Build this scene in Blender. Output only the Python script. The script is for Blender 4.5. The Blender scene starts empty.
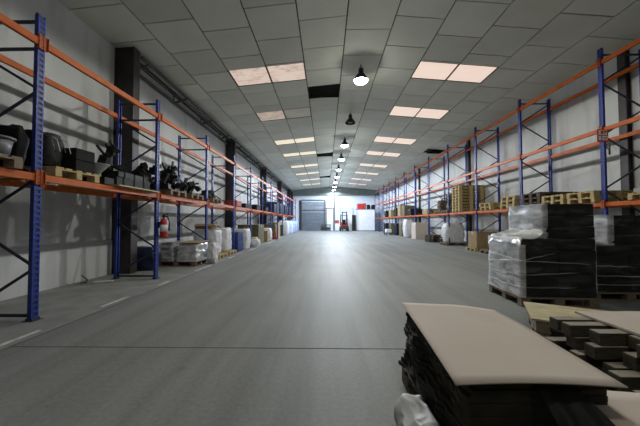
import bpy, bmesh, math, random
from mathutils import Vector, Matrix, Euler, noise
random.seed(7)
PI = math.pi
S = bpy.context.scene
COL = S.collection

# ---------------------------------------------------------------- camera
cam = bpy.data.objects.new('camera', bpy.data.cameras.new('camera'))
COL.objects.link(cam); S.camera = cam
cam.data.sensor_width = 36.0
cam.data.lens = 36.0 * 287 / 640
cam.data.clip_start = 0.05; cam.data.clip_end = 200
cam.location = (0, 0, 1.32)
cam.rotation_euler = (Matrix.Rotation(0.0203, 3, 'Z') @ Matrix.Rotation(PI / 2 + 0.0291, 3, 'X') @ Matrix.Rotation(-0.0026, 3, 'Z')).to_euler()

# ---------------------------------------------------------------- exposure and world
S.view_settings.view_transform = 'Standard'
S.view_settings.look = 'None'
S.view_settings.gamma = 1.0
S.view_settings.use_curve_mapping = False
S.view_settings.exposure = 0.0
W = bpy.data.worlds.new('world'); S.world = W; W.use_nodes = True
W.node_tree.nodes['Background'].inputs[0].default_value = (0.62, 0.72, 0.85, 1)
W.node_tree.nodes['Background'].inputs[1].default_value = 0.35
LAMP_Y = [9.1, 13.1, 17.0, 20.8, 25.0, 29.0, 33.2, 37.2, 41.0, 5.0, 0.9, -3.2]   # second one is switched off
LAMP_W = [420, 0, 560, 760, 980, 1200, 1350, 1250, 240, 165, 80, 40]
LAMP_X, LAMP_Z = 1.14, 5.82
NEAR_C, FAR_C = (1.0, 0.97, 0.86), (0.76, 0.87, 1.0)
SKY_E = 0.78                                                     # skylight glow

# dimensions of the hall
XC, PW, RZ, SL = 1.14, 1.2, 6.37, 0.0917
WL, WR = -5.44, 7.8
YB, YF = 42.0, -5.0
def ceil_z(x): return RZ - SL * max(0.0, abs(x - XC) - PW / 2)

# ================================================================ materials
def mat(name, c1, c2=None, rough=0.7, metal=0.0, scale=6.0, bump=0.0, emit=None, estr=0.0, detail=4.0, lo=0.35, hi=0.65, stretch=(1, 1, 1), spec=0.5):
    m = bpy.data.materials.new(name); m.use_nodes = True
    nt = m.node_tree; N = nt.nodes; L = nt.links
    b = N['Principled BSDF']
    b.inputs['Roughness'].default_value = rough; b.inputs['Metallic'].default_value = metal
    b.inputs['Specular IOR Level'].default_value = spec
    c2 = c2 or tuple(x * 0.75 for x in c1)
    tc = N.new('ShaderNodeTexCoord'); mp = N.new('ShaderNodeMapping'); mp.inputs['Scale'].default_value = stretch
    L.new(tc.outputs['Object'], mp.inputs['Vector'])
    nz = N.new('ShaderNodeTexNoise'); nz.inputs['Scale'].default_value = scale; nz.inputs['Detail'].default_value = detail
    L.new(mp.outputs[0], nz.inputs['Vector'])
    rp = N.new('ShaderNodeValToRGB')
    rp.color_ramp.elements[0].position = lo; rp.color_ramp.elements[1].position = hi
    rp.color_ramp.elements[0].color = (*c2, 1); rp.color_ramp.elements[1].color = (*c1, 1)
    L.new(nz.outputs['Fac'], rp.inputs[0]); L.new(rp.outputs[0], b.inputs['Base Color'])
    if bump:
        bp = N.new('ShaderNodeBump'); bp.inputs['Strength'].default_value = bump; bp.inputs['Distance'].default_value = 0.02
        L.new(nz.outputs['Fac'], bp.inputs['Height']); L.new(bp.outputs[0], b.inputs['Normal'])
    if emit:
        b.inputs['Emission Color'].default_value = (*emit, 1); b.inputs['Emission Strength'].default_value = estr
    m['b'] = 1
    return m

M = {}
M['blue'] = mat('blue_paint', (0.016, 0.048, 0.36), (0.010, 0.032, 0.26), rough=0.42, scale=9, spec=0.35)
M['orange'] = mat('orange_paint', (0.52, 0.115, 0.009), (0.41, 0.082, 0.007), rough=0.5, spec=0.25, scale=5)
M['conn'] = mat('connector_paint', (0.42, 0.075, 0.010), (0.32, 0.052, 0.008), rough=0.45, spec=0.3, scale=15)
M['brace'] = mat('brace_steel', (0.026, 0.034, 0.07), (0.018, 0.024, 0.045), rough=0.6, metal=0.2)
M['foot'] = mat('foot_steel', (0.03, 0.035, 0.06), rough=0.6)
M['pillar'] = mat('pillar_paint', (0.022, 0.018, 0.02), (0.04, 0.032, 0.035), rough=0.55, scale=3)
M['tray'] = mat('tray_steel', (0.10, 0.10, 0.095), (0.07, 0.07, 0.065), rough=0.6)
M['dark'] = mat('dark_steel', (0.03, 0.03, 0.033), rough=0.5, metal=0.3)
M['wood'] = mat('pallet_wood', (0.50, 0.39, 0.18), (0.33, 0.25, 0.11), rough=0.8, scale=10, stretch=(1, 6, 6))
M['oldwood'] = mat('old_pallet_wood', (0.24, 0.19, 0.13), (0.14, 0.11, 0.08), rough=0.85, scale=10, stretch=(1, 6, 6))
M['darkwood'] = mat('dark_pallet_wood', (0.12, 0.085, 0.06), (0.05, 0.035, 0.03), rough=0.85, scale=10)
M['card'] = mat('cardboard', (0.52, 0.455, 0.405), (0.485, 0.42, 0.37), rough=0.85, scale=3, bump=0.05)
M['card2'] = mat('brown_cardboard', (0.30, 0.22, 0.12), (0.24, 0.175, 0.09), rough=0.85, scale=4)
M['torncard'] = mat('dark_torn_cardboard', (0.040, 0.036, 0.024), (0.018, 0.017, 0.013), rough=0.85, scale=7)
M['olivecard'] = mat('olive_cardboard', (0.13, 0.11, 0.06), (0.09, 0.075, 0.04), rough=0.85, scale=4)
M['black'] = mat('black_plastic', (0.008, 0.008, 0.009), (0.013, 0.013, 0.014), rough=0.6, scale=8, spec=0.2)
M['blackbox'] = mat('black_carton', (0.019, 0.0185, 0.018), (0.012, 0.0115, 0.0115), rough=0.8, scale=8, spec=0.15)
M['metalpart'] = mat('dark_cast_metal', (0.018, 0.019, 0.018), (0.008, 0.008, 0.008), rough=0.6, metal=0.1, scale=14, spec=0.25)
M['timber'] = mat('dark_timber', (0.085, 0.072, 0.048), (0.04, 0.035, 0.025), rough=0.85, scale=8, stretch=(1, 5, 5))
M['timbertop'] = mat('pale_timber_face', (0.30, 0.27, 0.23), (0.24, 0.21, 0.18), rough=0.9, scale=8)  # paler colour for the upward timber faces
M['pale'] = mat('pale_board', (0.52, 0.46, 0.30), (0.42, 0.36, 0.22), rough=0.85, scale=5)
M['white'] = mat('white_paint', (0.72, 0.74, 0.78), (0.66, 0.68, 0.72), rough=0.5, scale=2)
M['bag'] = mat('white_woven_bag', (0.62, 0.63, 0.66), (0.50, 0.51, 0.54), rough=0.6, scale=7, bump=0.5)
M['greybag'] = mat('grey_wrapped_sack', (0.33, 0.34, 0.34), (0.22, 0.23, 0.23), rough=0.5, scale=7, bump=0.5)
M['bluecrate'] = mat('blue_crate_plastic', (0.03, 0.06, 0.24), rough=0.45)
M['navy'] = mat('navy_plastic', (0.014, 0.024, 0.075), (0.01, 0.016, 0.05), rough=0.5)
M['palebluebag'] = mat('pale_blue_bag', (0.40, 0.52, 0.75), (0.28, 0.38, 0.6), rough=0.5, scale=6)
M['red'] = mat('red_paint', (0.50, 0.025, 0.02), (0.38, 0.018, 0.015), rough=0.35)
M['redbox'] = mat('red_plastic', (0.42, 0.05, 0.03), (0.3, 0.035, 0.02), rough=0.5)
M['greytub'] = mat('grey_tub_plastic', (0.16, 0.17, 0.20), rough=0.45)
M['label'] = mat('label_paper', (0.75, 0.76, 0.78), (0.7, 0.7, 0.72), rough=0.6)
M['rubber'] = mat('rubber', (0.02, 0.02, 0.02), rough=0.8)
M['door'] = mat('grey_door_metal', (0.22, 0.25, 0.29), (0.17, 0.19, 0.23), rough=0.5, scale=2)
M['doorlow'] = mat('dark_door_metal', (0.13, 0.155, 0.19), (0.09, 0.11, 0.14), rough=0.5, scale=2)
M['bronze'] = mat('brown_netting', (0.13, 0.10, 0.07), (0.07, 0.055, 0.04), rough=0.8, scale=10)
M['vent'] = mat('dark_opening', (0.012, 0.012, 0.011), rough=0.9)
M['gridbar'] = mat('ceiling_grid_joint', (0.055, 0.055, 0.05), rough=0.8)  # dark colour of the ceiling joints and skylight frames
M['band'] = mat('grey_back_cladding', (0.22, 0.25, 0.24), (0.18, 0.21, 0.20), rough=0.7, scale=1.5)

def wall_mat():
    m = mat('painted_wall', (0.58, 0.60, 0.62), (0.48, 0.50, 0.51), rough=0.8, scale=0.7, bump=0.04, detail=6, lo=0.3, hi=0.7)
    nt = m.node_tree; N = nt.nodes; L = nt.links; b = N['Principled BSDF']
    # vertical drips and patches of damp
    tc = N.new('ShaderNodeTexCoord'); mp = N.new('ShaderNodeMapping'); mp.inputs['Scale'].default_value = (1.2, 1.2, 0.25)
    nz = N.new('ShaderNodeTexNoise'); nz.inputs['Scale'].default_value = 2.2; nz.inputs['Detail'].default_value = 5
    L.new(tc.outputs['Object'], mp.inputs[0]); L.new(mp.outputs[0], nz.inputs[0])
    rp = N.new('ShaderNodeValToRGB'); rp.color_ramp.elements[0].position = 0.52; rp.color_ramp.elements[1].position = 0.75
    rp.color_ramp.elements[0].color = (1, 1, 1, 1); rp.color_ramp.elements[1].color = (0.72, 0.73, 0.72, 1)
    L.new(nz.outputs['Fac'], rp.inputs[0])
    mx = N.new('ShaderNodeMixRGB'); mx.blend_type = 'MULTIPLY'; mx.inputs[0].default_value = 1
    src = b.inputs['Base Color'].links[0].from_socket
    L.new(src, mx.inputs[1]); L.new(rp.outputs[0], mx.inputs[2]); L.new(mx.outputs[0], b.inputs['Base Color'])
    return m
M['wall'] = wall_mat()
M['whitewall'] = mat('white_wall', (0.62, 0.66, 0.72), (0.56, 0.60, 0.66), rough=0.8, scale=0.6)

def floor_mat():
    m = bpy.data.materials.new('concrete_floor'); m.use_nodes = True
    nt = m.node_tree; N = nt.nodes; L = nt.links; b = N['Principled BSDF']
    tc = N.new('ShaderNodeTexCoord')
    def nz(scale, detail, st=(1, 1, 1), rot=0.0):
        mp = N.new('ShaderNodeMapping'); mp.inputs['Scale'].default_value = st; mp.inputs['Rotation'].default_value = (0, 0, rot)
        n = N.new('ShaderNodeTexNoise'); n.inputs['Scale'].default_value = scale; n.inputs['Detail'].default_value = detail
        L.new(tc.outputs['Object'], mp.inputs[0]); L.new(mp.outputs[0], n.inputs[0]); return n.outputs['Fac']
    def ramp(f, p0, p1, a, c):
        r = N.new('ShaderNodeValToRGB'); r.color_ramp.elements[0].position = p0; r.color_ramp.elements[1].position = p1
        r.color_ramp.elements[0].color = (*a, 1); r.color_ramp.elements[1].color = (*c, 1); L.new(f, r.inputs[0]); return r.outputs[0]
    def mul(a, c):
        x = N.new('ShaderNodeMixRGB'); x.blend_type = 'MULTIPLY'; x.inputs[0].default_value = 1; L.new(a, x.inputs[1]); L.new(c, x.inputs[2]); return x.outputs[0]
    base = ramp(nz(0.5, 6), 0.3, 0.7, (0.212, 0.222, 0.222), (0.262, 0.274, 0.272))
    tyre = ramp(nz(1.6, 5, (2.2, 0.12, 1), 0.10), 0.42, 0.66, (1, 1, 1), (0.80, 0.80, 0.80))
    fine = ramp(nz(28, 3), 0.3, 0.7, (0.86, 0.86, 0.86), (1.06, 1.06, 1.06))
    spots = ramp(nz(3.3, 2), 0.70, 0.78, (1, 1, 1), (0.72, 0.72, 0.72))
    L.new(mul(mul(mul(base, tyre), fine), spots), b.inputs['Base Color'])
    b.inputs['Roughness'].default_value = 0.6; b.inputs['Specular IOR Level'].default_value = 0.25
    bp = N.new('ShaderNodeBump'); bp.inputs['Strength'].default_value = 0.15; bp.inputs['Distance'].default_value = 0.01
    L.new(nz(30, 4), bp.inputs['Height']); L.new(bp.outputs[0], b.inputs['Normal'])
    return m
M['floor'] = floor_mat()
M['apron'] = mat('rough_concrete', (0.25, 0.255, 0.253), (0.18, 0.185, 0.183), rough=0.8, scale=2.5, bump=0.2, detail=8)
M['line'] = mat('worn_line_paint', (0.62, 0.63, 0.62), (0.36, 0.37, 0.37), rough=0.7, scale=9)
M['joint'] = mat('floor_joint', (0.13, 0.13, 0.13), rough=0.9)

def ceiling_mat():
    m = mat('ceiling_board', (0.66, 0.68, 0.615), (0.61, 0.63, 0.56), rough=0.75, scale=1.3, detail=5)
    nt = m.node_tree; N = nt.nodes; L = nt.links; b = N['Principled BSDF']
    at = N.new('ShaderNodeAttribute'); at.attribute_name = 'tone'
    mx = N.new('ShaderNodeMixRGB'); mx.blend_type = 'MULTIPLY'; mx.inputs[0].default_value = 1
    src = b.inputs['Base Color'].links[0].from_socket
    L.new(src, mx.inputs[1]); L.new(at.outputs['Color'], mx.inputs[2]); L.new(mx.outputs[0], b.inputs['Base Color'])
    return m
M['ceil'] = ceiling_mat()

def pane_mat(name, c, dirt, amount, strength):
    # daylight through translucent roof sheet, with a film of dirt on it
    m = bpy.data.materials.new(name); m.use_nodes = True
    nt = m.node_tree; N = nt.nodes; L = nt.links; b = N['Principled BSDF']
    tc = N.new('ShaderNodeTexCoord'); mp = N.new('ShaderNodeMapping'); mp.inputs['Scale'].default_value = (0.8, 2.6, 1); mp.inputs['Rotation'].default_value = (0, 0, 0.35)
    nz = N.new('ShaderNodeTexNoise'); nz.inputs['Scale'].default_value = 2.6; nz.inputs['Detail'].default_value = 8; nz.inputs['Roughness'].default_value = 0.7; nz.inputs['Distortion'].default_value = 1.2
    L.new(tc.outputs['Object'], mp.inputs[0]); L.new(mp.outputs[0], nz.inputs[0])
    rp = N.new('ShaderNodeValToRGB'); rp.color_ramp.elements[0].position = amount; rp.color_ramp.elements[1].position = amount + 0.25
    rp.color_ramp.elements[0].color = (*c, 1); rp.color_ramp.elements[1].color = (*dirt, 1)
    L.new(nz.outputs['Fac'], rp.inputs[0])
    b.inputs['Base Color'].default_value = (0.4, 0.38, 0.35, 1)
    L.new(rp.outputs[0], b.inputs['Emission Color']); b.inputs['Emission Strength'].default_value = strength
    return m
M['pane'] = pane_mat('skylight_sheet', (1.0, 0.78, 0.66), (0.85, 0.64, 0.52), 0.5, SKY_E)
M['panedirt'] = pane_mat('soiled_skylight_sheet', (0.95, 0.74, 0.62), (0.22, 0.14, 0.08), 0.47, SKY_E * 0.85)
M['panemud'] = pane_mat('mossy_skylight_sheet', (0.30, 0.25, 0.17), (0.10, 0.10, 0.07), 0.36, SKY_E * 0.55)
M['panestreak'] = pane_mat('streaked_skylight_sheet', (0.80, 0.60, 0.48), (0.16, 0.12, 0.08), 0.42, SKY_E * 0.7)
M['panefar'] = pane_mat('yellowed_skylight_sheet', (1.0, 0.88, 0.66), (0.85, 0.7, 0.5), 0.5, SKY_E)

def film_mat(name, lo, hi, dens=0.6, tint=(0.85, 0.87, 0.9), rough=0.18, base=0.03, bump=0.5):
    m = bpy.data.materials.new(name); m.use_nodes = True
    nt = m.node_tree; N = nt.nodes; L = nt.links
    N.remove(N['Principled BSDF']); out = N['Material Output']
    tr = N.new('ShaderNodeBsdfTransparent'); gl = N.new('ShaderNodeBsdfGlossy'); gl.inputs['Roughness'].default_value = rough
    gl.inputs['Color'].default_value = (*tint, 1)
    df = N.new('ShaderNodeBsdfDiffuse'); df.inputs['Color'].default_value = (*tint, 1)
    tc = N.new('ShaderNodeTexCoord'); mp = N.new('ShaderNodeMapping'); mp.inputs['Scale'].default_value = (1, 1, 3.5); mp.inputs['Rotation'].default_value = (0.30, 0.25, 0)
    nz = N.new('ShaderNodeTexNoise'); nz.inputs['Scale'].default_value = 3.0; nz.inputs['Detail'].default_value = 4.5; nz.inputs['Distortion'].default_value = 0.7
    L.new(tc.outputs['Object'], mp.inputs[0]); L.new(mp.outputs[0], nz.inputs[0])
    rp = N.new('ShaderNodeMapRange'); rp.inputs[1].default_value = lo; rp.inputs[2].default_value = hi; rp.inputs[3].default_value = base; rp.inputs[4].default_value = dens
    L.new(nz.outputs['Fac'], rp.inputs[0])
    bp = N.new('ShaderNodeBump'); bp.inputs['Strength'].default_value = bump; bp.inputs['Distance'].default_value = 0.02
    L.new(nz.outputs['Fac'], bp.inputs['Height']); L.new(bp.outputs[0], gl.inputs['Normal'])
    m1 = N.new('ShaderNodeMixShader'); m1.inputs[0].default_value = 0.5; L.new(df.outputs[0], m1.inputs[1]); L.new(gl.outputs[0], m1.inputs[2])
    m2 = N.new('ShaderNodeMixShader'); L.new(rp.outputs[0], m2.inputs[0]); L.new(tr.outputs[0], m2.inputs[1]); L.new(m1.outputs[0], m2.inputs[2])
    L.new(m2.outputs[0], out.inputs['Surface'])
    return m
M['film'] = film_mat('stretch_film', 0.30, 0.68, 0.85, rough=0.3, base=0.30)
M['filmthin'] = film_mat('thin_stretch_film', 0.50, 0.78, 0.16, rough=0.4, base=0.015, bump=0.1)
M['filmwhite'] = film_mat('layered_stretch_film', 0.3, 0.65, 0.9, rough=0.3, base=0.55)

# ================================================================ geometry helpers
class MB:
    """collects boxes, tubes and prisms into one mesh"""
    def __init__(s): s.v = []; s.f = []; s.mi = []
    def add(s, vs, fs, mi=0):
        n = len(s.v); s.v += [tuple(v) for v in vs]; s.f += [tuple(n + i for i in f) for f in fs]; s.mi += [mi] * len(fs); return s
    def box(s, c, d, rot=None, mi=0, bev=0.0):
        hx, hy, hz = d[0] / 2, d[1] / 2, d[2] / 2
        R = Euler(rot).to_matrix() if rot else Matrix.Identity(3); c = Vector(c)
        if bev > 0:
            b = min(bev, hx * .9, hy * .9, hz * .9); vs = []; fs = []
            bm = bmesh.new(); bmesh.ops.create_cube(bm, size=1)
            for v in bm.verts: v.co = Vector((v.co.x * d[0], v.co.y * d[1], v.co.z * d[2]))
            bmesh.ops.bevel(bm, geom=list(bm.edges), offset=b, segments=1, affect='EDGES')
            bm.verts.index_update()
            vs = [c + R @ v.co for v in bm.verts]; fs = [[v.index for v in f.verts] for f in bm.faces]; bm.free()
            return s.add(vs, fs, mi)
        P = [Vector((x, y, z)) for z in (-hz, hz) for y in (-hy, hy) for x in (-hx, hx)]
        return s.add([c + R @ p for p in P], [(0, 2, 3, 1), (4, 5, 7, 6), (0, 1, 5, 4), (2, 6, 7, 3), (0, 4, 6, 2), (1, 3, 7, 5)], mi)
    def bar(s, a, b, w, h=None, mi=0):
        a = Vector(a); b = Vector(b); h = h or w; d = (b - a); L = d.length; d.normalize()
        up = Vector((0, 1, 0)) if abs(d.y) < 0.9 else Vector((0, 0, 1))
        x = d.cross(up).normalized(); y = d.cross(x).normalized()
        vs = []
        for p in (a, b):
            for sx, sy in ((-1, -1), (1, -1), (1, 1), (-1, 1)): vs.append(p + x * sx * w / 2 + y * sy * h / 2)
        return s.add(vs, [(0, 3, 2, 1), (4, 5, 6, 7), (0, 1, 5, 4), (1, 2, 6, 5), (2, 3, 7, 6), (3, 0, 4, 7)], mi)
    def tube(s, pts, r, n=10, mi=0, cap=True):
        pts = [Vector(p) for p in pts]; vs = []; fs = []; m = len(pts)
        for i, p in enumerate(pts):
            d = (pts[min(i + 1, m - 1)] - pts[max(i - 1, 0)]).normalized()
            up = Vector((0, 0, 1)) if abs(d.z) < 0.9 else Vector((1, 0, 0))
            x = d.cross(up).normalized(); y = d.cross(x).normalized()
            rr = r[i] if isinstance(r, (list, tuple)) else r
            for k in range(n):
                a = 2 * PI * k / n; vs.append(p + x * math.cos(a) * rr + y * math.sin(a) * rr)
        for i in range(m - 1):
            for k in range(n):
                k2 = (k + 1) % n; fs.append((i * n + k, i * n + k2, (i + 1) * n + k2, (i + 1) * n + k))
        if cap: fs.append(tuple(range(n))[::-1]); fs.append(tuple((m - 1) * n + k for k in range(n)))
        return s.add(vs, fs, mi)
    def lathe(s, c, prof, n=20, mi=0):
        vs = []; fs = []
        for r, z in prof:
            for k in range(n):
                a = 2 * PI * k / n; vs.append((c[0] + r * math.cos(a), c[1] + r * math.sin(a), c[2] + z))
        for i in range(len(prof) - 1):
            for k in range(n):
                k2 = (k + 1) % n; fs.append((i * n + k, i * n + k2, (i + 1) * n + k2, (i + 1) * n + k))
        return s.add(vs, fs, mi)
    def prism(s, outline, z0, z1, mi=0):
        n = len(outline); vs = [(x, y, z0) for x, y in outline] + [(x, y, z1) for x, y in outline]
        fs = [tuple(range(n))[::-1], tuple(range(n, 2 * n))] + [(i, (i + 1) % n, n + (i + 1) % n, n + i) for i in range(n)]
        return s.add(vs, fs, mi)
    def build(s, name, mats, parent=None, smooth=False):
        me = bpy.data.meshes.new(name); me.from_pydata(s.v, [], s.f)
        if not isinstance(mats, (list, tuple)): mats = [mats]
        for m in mats: me.materials.append(m)
        me.polygons.foreach_set('material_index', s.mi)
        bm = bmesh.new(); bm.from_mesh(me); bmesh.ops.recalc_face_normals(bm, faces=bm.faces); bm.to_mesh(me); bm.free()
        if smooth: me.polygons.foreach_set('use_smooth', [True] * len(me.polygons))
        o = bpy.data.objects.new(name, me); COL.objects.link(o); o.parent = parent
        return o

def tag(o, label=None, cat=None, group=None, kind=None):
    if label: o['label'] = label
    if cat: o['category'] = cat
    if group: o['group'] = group
    if kind: o['kind'] = kind
    return o
def thing(name, label, cat, loc=(0, 0, 0), rz=0, group=None):
    o = bpy.data.objects.new(name, None); COL.objects.link(o); o.empty_display_size = 0.1
    o.location = loc; o.rotation_euler = (0, 0, rz)
    return tag(o, label, cat, group)
def struct(name, mb, m): return tag(mb.build(name, m), kind='structure')
def kids(o): return [c for c in list(COL.objects) if c.parent is o]
KID = {}
def copy_tree(o, loc=None, rz=None, label=None, group=None, parent=None):
    if o.name not in KID: KID[o.name] = kids(o)
    c = o.copy(); COL.objects.link(c)
    if parent is not None: c.parent = parent
    if loc is not None: c.location = loc
    if rz is not None: c.rotation_euler = (0, 0, rz)
    if label: c['label'] = label
    if group: c['group'] = group
    for ch in KID[o.name]: copy_tree(ch, parent=c)
    return c
def origin_to(o, loc):
    """put the object's origin at loc (mesh is shifted the other way)"""
    o.data.transform(Matrix.Translation(-Vector(loc))); o.location = loc; return o

# ================================================================ the hall
b = MB(); b.box(((WL + WR) / 2, (YB + YF) / 2, -0.1), (WR - WL + 0.6, YB - YF + 0.6, 0.2)); struct('floor', b, M['floor'])
b = MB(); b.box(((WL - 3.36) / 2, 18.5, 0.004), (-3.36 - WL, YB - YF, 0.008)); struct('trim_1', b, M['apron'])          # rough strip under the left racks
b = MB()
for y0, y1 in ((-2.0, 3.45), (4.4, 5.0), (5.9, 6.3), (7.6, 8.6), (10.2, 10.9), (13.0, 14.6), (17.0, 19.5)): b.box((-3.47, (y0 + y1) / 2, 0.0100), (0.055, y1 - y0, 0.004))
struct('trim_2', b, M['line'])
b = MB(); b.box((-3.345, 18.5, 0.001), (0.025, YB - YF, 0.004)); b.box(((WL + WR) / 2 + 1.0, 3.02, 0.001), (WR - WL - 2.1, 0.006, 0.004))
struct('trim_3', b, M['joint'])

HW = 6.6
b = MB(); b.box((WL - 0.15, (YB + YF) / 2, 2.95), (0.3, YB - YF, 5.9)); struct('wall_left', b, M['wall'])
b = MB(); b.box((WR + 0.15, (YB + YF) / 2, 2.95), (0.3, YB - YF, 5.9)); struct('wall_right', b, M['wall'])
b = MB(); b.box(((WL + WR) / 2, YB + 0.15, 2.52), (WR - WL + 0.6, 0.3, 5.04)); struct('wall_back', b, M['whitewall'])
b = MB(); b.box(((WL + WR) / 2, YB + 0.10, 5.85), (WR - WL + 0.6, 0.4, 1.62)); struct('trim_4', b, M['band'])
b = MB(); b.box(((WL + WR) / 2, YF - 0.15, 3.3), (WR - WL + 0.6, 0.3, 6.6)); struct('wall_front', b, M['pillar'])  # unseen wall, coloured dark to cut bounced light
# skirting of bare concrete along the left and right walls
b = MB(); b.box((WL + 0.012, (YB + YF) / 2, 0.43), (0.024, YB - YF, 0.86)); struct('baseboard_left', b, M['wall'])

# ---- ceiling of loose-laid boards between dark joints, skylights and open bays cut into it
SKY_L = [(8.78, 9.86), (12.31, 13.40), (16.68, 17.62), (20.00, 20.90), (24.4, 25.4), (28.4, 29.4), (32.7, 33.7), (36.9, 37.9)]
SKY_R = [(8.80, 9.84), (12.25, 13.34), (16.62, 17.80), (20.10, 21.20), (24.4, 25.5), (28.4, 29.5), (32.7, 33.8), (36.9, 37.9)]
COLS = {}                                  # column -> cut-out intervals
for c in (-3, -2): COLS.setdefault(c, []).extend(SKY_L)
for c in (2, 3): COLS.setdefault(c, []).extend(SKY_R)
VENTS = [(-1, 10.42, 11.48), (-1, 20.9, 22.0), (-1, 31.6, 32.7), (5, 18.3, 19.4)]
for c, y0, y1 in VENTS: COLS.setdefault(c, []).append((y0, y1))
OFF = {-5: 5.85, -4: 6.48, -3: 6.95, -2: 6.34, -1: 6.92, 0: 7.44, 1: 6.95, 2: 6.35, 3: 7.05, 4: 6.50, 5: 6.0}
def col_x(c):
    if c == 0: return XC - PW / 2, XC + PW / 2
    if c > 0: return XC - PW / 2 + c * PW, XC + PW / 2 + c * PW
    return XC - PW / 2 + c * PW, XC + PW / 2 + c * PW
me_v = []; me_f = []; tones = []
rr = random.Random(3)
G = 0.016
for c in range(-5, 6):
    x0, x1 = col_x(c)
    if c == 5: x1 = WR + 0.02
    cuts = sorted(COLS.get(c, []))
    ys = [OFF[c] + PW * 0.985 * k for k in range(-12, 32)]
    edges = [y for y in ys if YF < y < YB] + [YF, YB]
    for a, d in cuts: edges = [e for e in edges if not (a - 0.06 < e < d + 0.06)]
    edges = sorted(edges + [e for cu in cuts for e in cu])
    for ya, yb in zip(edges, edges[1:]):
        if any(abs(ya - a) < 0.01 for a, d in cuts): continue
        g = G; n = len(me_v)
        dz = rr.uniform(-0.002, 0.004)
        for x, y in ((x0 + g, ya + g), (x1 - g, ya + g), (x1 - g, yb - g), (x0 + g, yb - g)): me_v.append((x, y, ceil_z(x) + dz))
        for x, y in ((x0 + g, ya + g), (x1 - g, ya + g), (x1 - g, yb - g), (x0 + g, yb - g)): me_v.append((x, y, ceil_z(x) + 0.03))
        me_f += [(n + 3, n + 2, n + 1, n), (n + 4, n + 5, n + 6, n + 7), (n, n + 1, n + 5, n + 4), (n + 1, n + 2, n + 6, n + 5), (n + 2, n + 3, n + 7, n + 6), (n + 3, n, n + 4, n + 7)]
        t = rr.uniform(0.90, 1.08); w = rr.uniform(-0.02, 0.02)
        tones += [(t, t, t + w, 1)] * 8
me = bpy.data.meshes.new('ceiling'); me.from_pydata(me_v, [], me_f); me.materials.append(M['ceil'])
at = me.color_attributes.new('tone', 'FLOAT_COLOR', 'POINT')
for i, t in enumerate(tones): at.data[i].color = t
o = bpy.data.objects.new('ceiling', me); COL.objects.link(o); tag(o, kind='structure')
# joint profiles behind the boards
b = MB()
for c in range(-5, 6):
    x0, x1 = col_x(c)
    if c == 5: x1 = WR + 0.3
    if c == -5: x0 = WL - 0.3
    vs = [(x0, YF - .3, ceil_z(x0) + 0.035), (x1, YF - .3, ceil_z(x1) + 0.035), (x1, YB + .3, ceil_z(x1) + 0.035), (x0, YB + .3, ceil_z(x0) + 0.035)]
    cuts = sorted(COLS.get(c, [])); y = YF - 0.3
    for a, d in cuts + [(YB + 0.3, None)]:
        b.add([(x0, y, ceil_z(x0) + 0.035), (x1, y, ceil_z(x1) + 0.035), (x1, a, ceil_z(x1) + 0.035), (x0, a, ceil_z(x0) + 0.035)], [(0, 1, 2, 3)])
        y = d
struct('trim_5', b, M['gridbar'])
b = MB(); b.box(((WL + WR) / 2, (YB + YF) / 2, 7.05), (WR - WL + 1, YB - YF + 1, 0.1)); struct('roof', b, M['vent'])
ORD = ['nearest', 'second', 'third', 'fourth', 'fifth', 'sixth', 'seventh', 'eighth', 'ninth', 'tenth', 'eleventh', 'twelfth', 'thirteenth', 'fourteenth']
def skylight(c0, c1, y0, y1, lab, mats, side):
    xa = col_x(c0)[0]; xb = col_x(c1)[1]; xm = (xa + xb) / 2
    t = thing('skylight', lab, 'skylight', (xm, (y0 + y1) / 2, ceil_z(xm)), 0, 'skylights ' + side + ' of the lamps')
    for c, mt in zip((c0, c1), mats):
        u0, u1 = col_x(c); u0 += 0.03; u1 -= 0.03
        p = MB(); q = 0.018
        P = lambda x, y, z: (x - xm, y - (y0 + y1) / 2, ceil_z(x) - ceil_z(xm) + z)
        p.add([P(u0, y0 + .02, q), P(u1, y0 + .02, q), P(u1, y1 - .02, q), P(u0, y1 - .02, q), P(u0, y0 + .02, q + .02), P(u1, y0 + .02, q + .02), P(u1, y1 - .02, q + .02), P(u0, y1 - .02, q + .02)],
              [(3, 2, 1, 0), (4, 5, 6, 7), (0, 1, 5, 4), (1, 2, 6, 5), (2, 3, 7, 6), (3, 0, 4, 7)])
        p.build('pane', mt, t)
    f = MB()
    for x in (xa, (xa + xb) / 2, xb): f.bar((x - xm, y0 - (y0 + y1) / 2, ceil_z(x) - ceil_z(xm) + .02), (x - xm, (y1 - y0) / 2, ceil_z(x) - ceil_z(xm) + .02), 0.045, 0.03)
    for y in (y0, y1): f.bar((xa - xm, y - (y0 + y1) / 2, ceil_z(xa) - ceil_z(xm) + .02), (xb - xm, y - (y0 + y1) / 2, ceil_z(xb) - ceil_z(xm) + .02), 0.03, 0.03)
    f.build('frame', M['gridbar'], t)
for i, (a, d) in enumerate(SKY_L):
    m = (M['panedirt'], M['panedirt']) if i == 0 else (M['panestreak'], M['panemud']) if i == 1 else (M['panefar'], M['panefar'])
    lab = ['soiled brown-streaked twin skylight, nearest one left of the lamps', 'mossy half-dark twin skylight behind the streaked one left of the lamps'][i] if i < 2 else \
        'yellowish twin skylight left of the lamps, %s from the front' % ORD[i]
    skylight(-3, -2, a, d, lab, m, 'left')
for i, (a, d) in enumerate(SKY_R):
    m = (M['pane'], M['pane'])
    lab = 'clean pinkish twin skylight right of the lamps, %s' % ('largest and nearest' if i == 0 else ORD[i] + ' from the front')
    skylight(2, 3, a, d, lab, m, 'right')
VL = ['dark open ceiling panel beside the nearest lit lamp', 'dark open ceiling panel left of the lamps, middle of three', 'dark open ceiling panel left of the lamps, farthest of three', 'dark open ceiling panel above the right racks']
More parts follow.
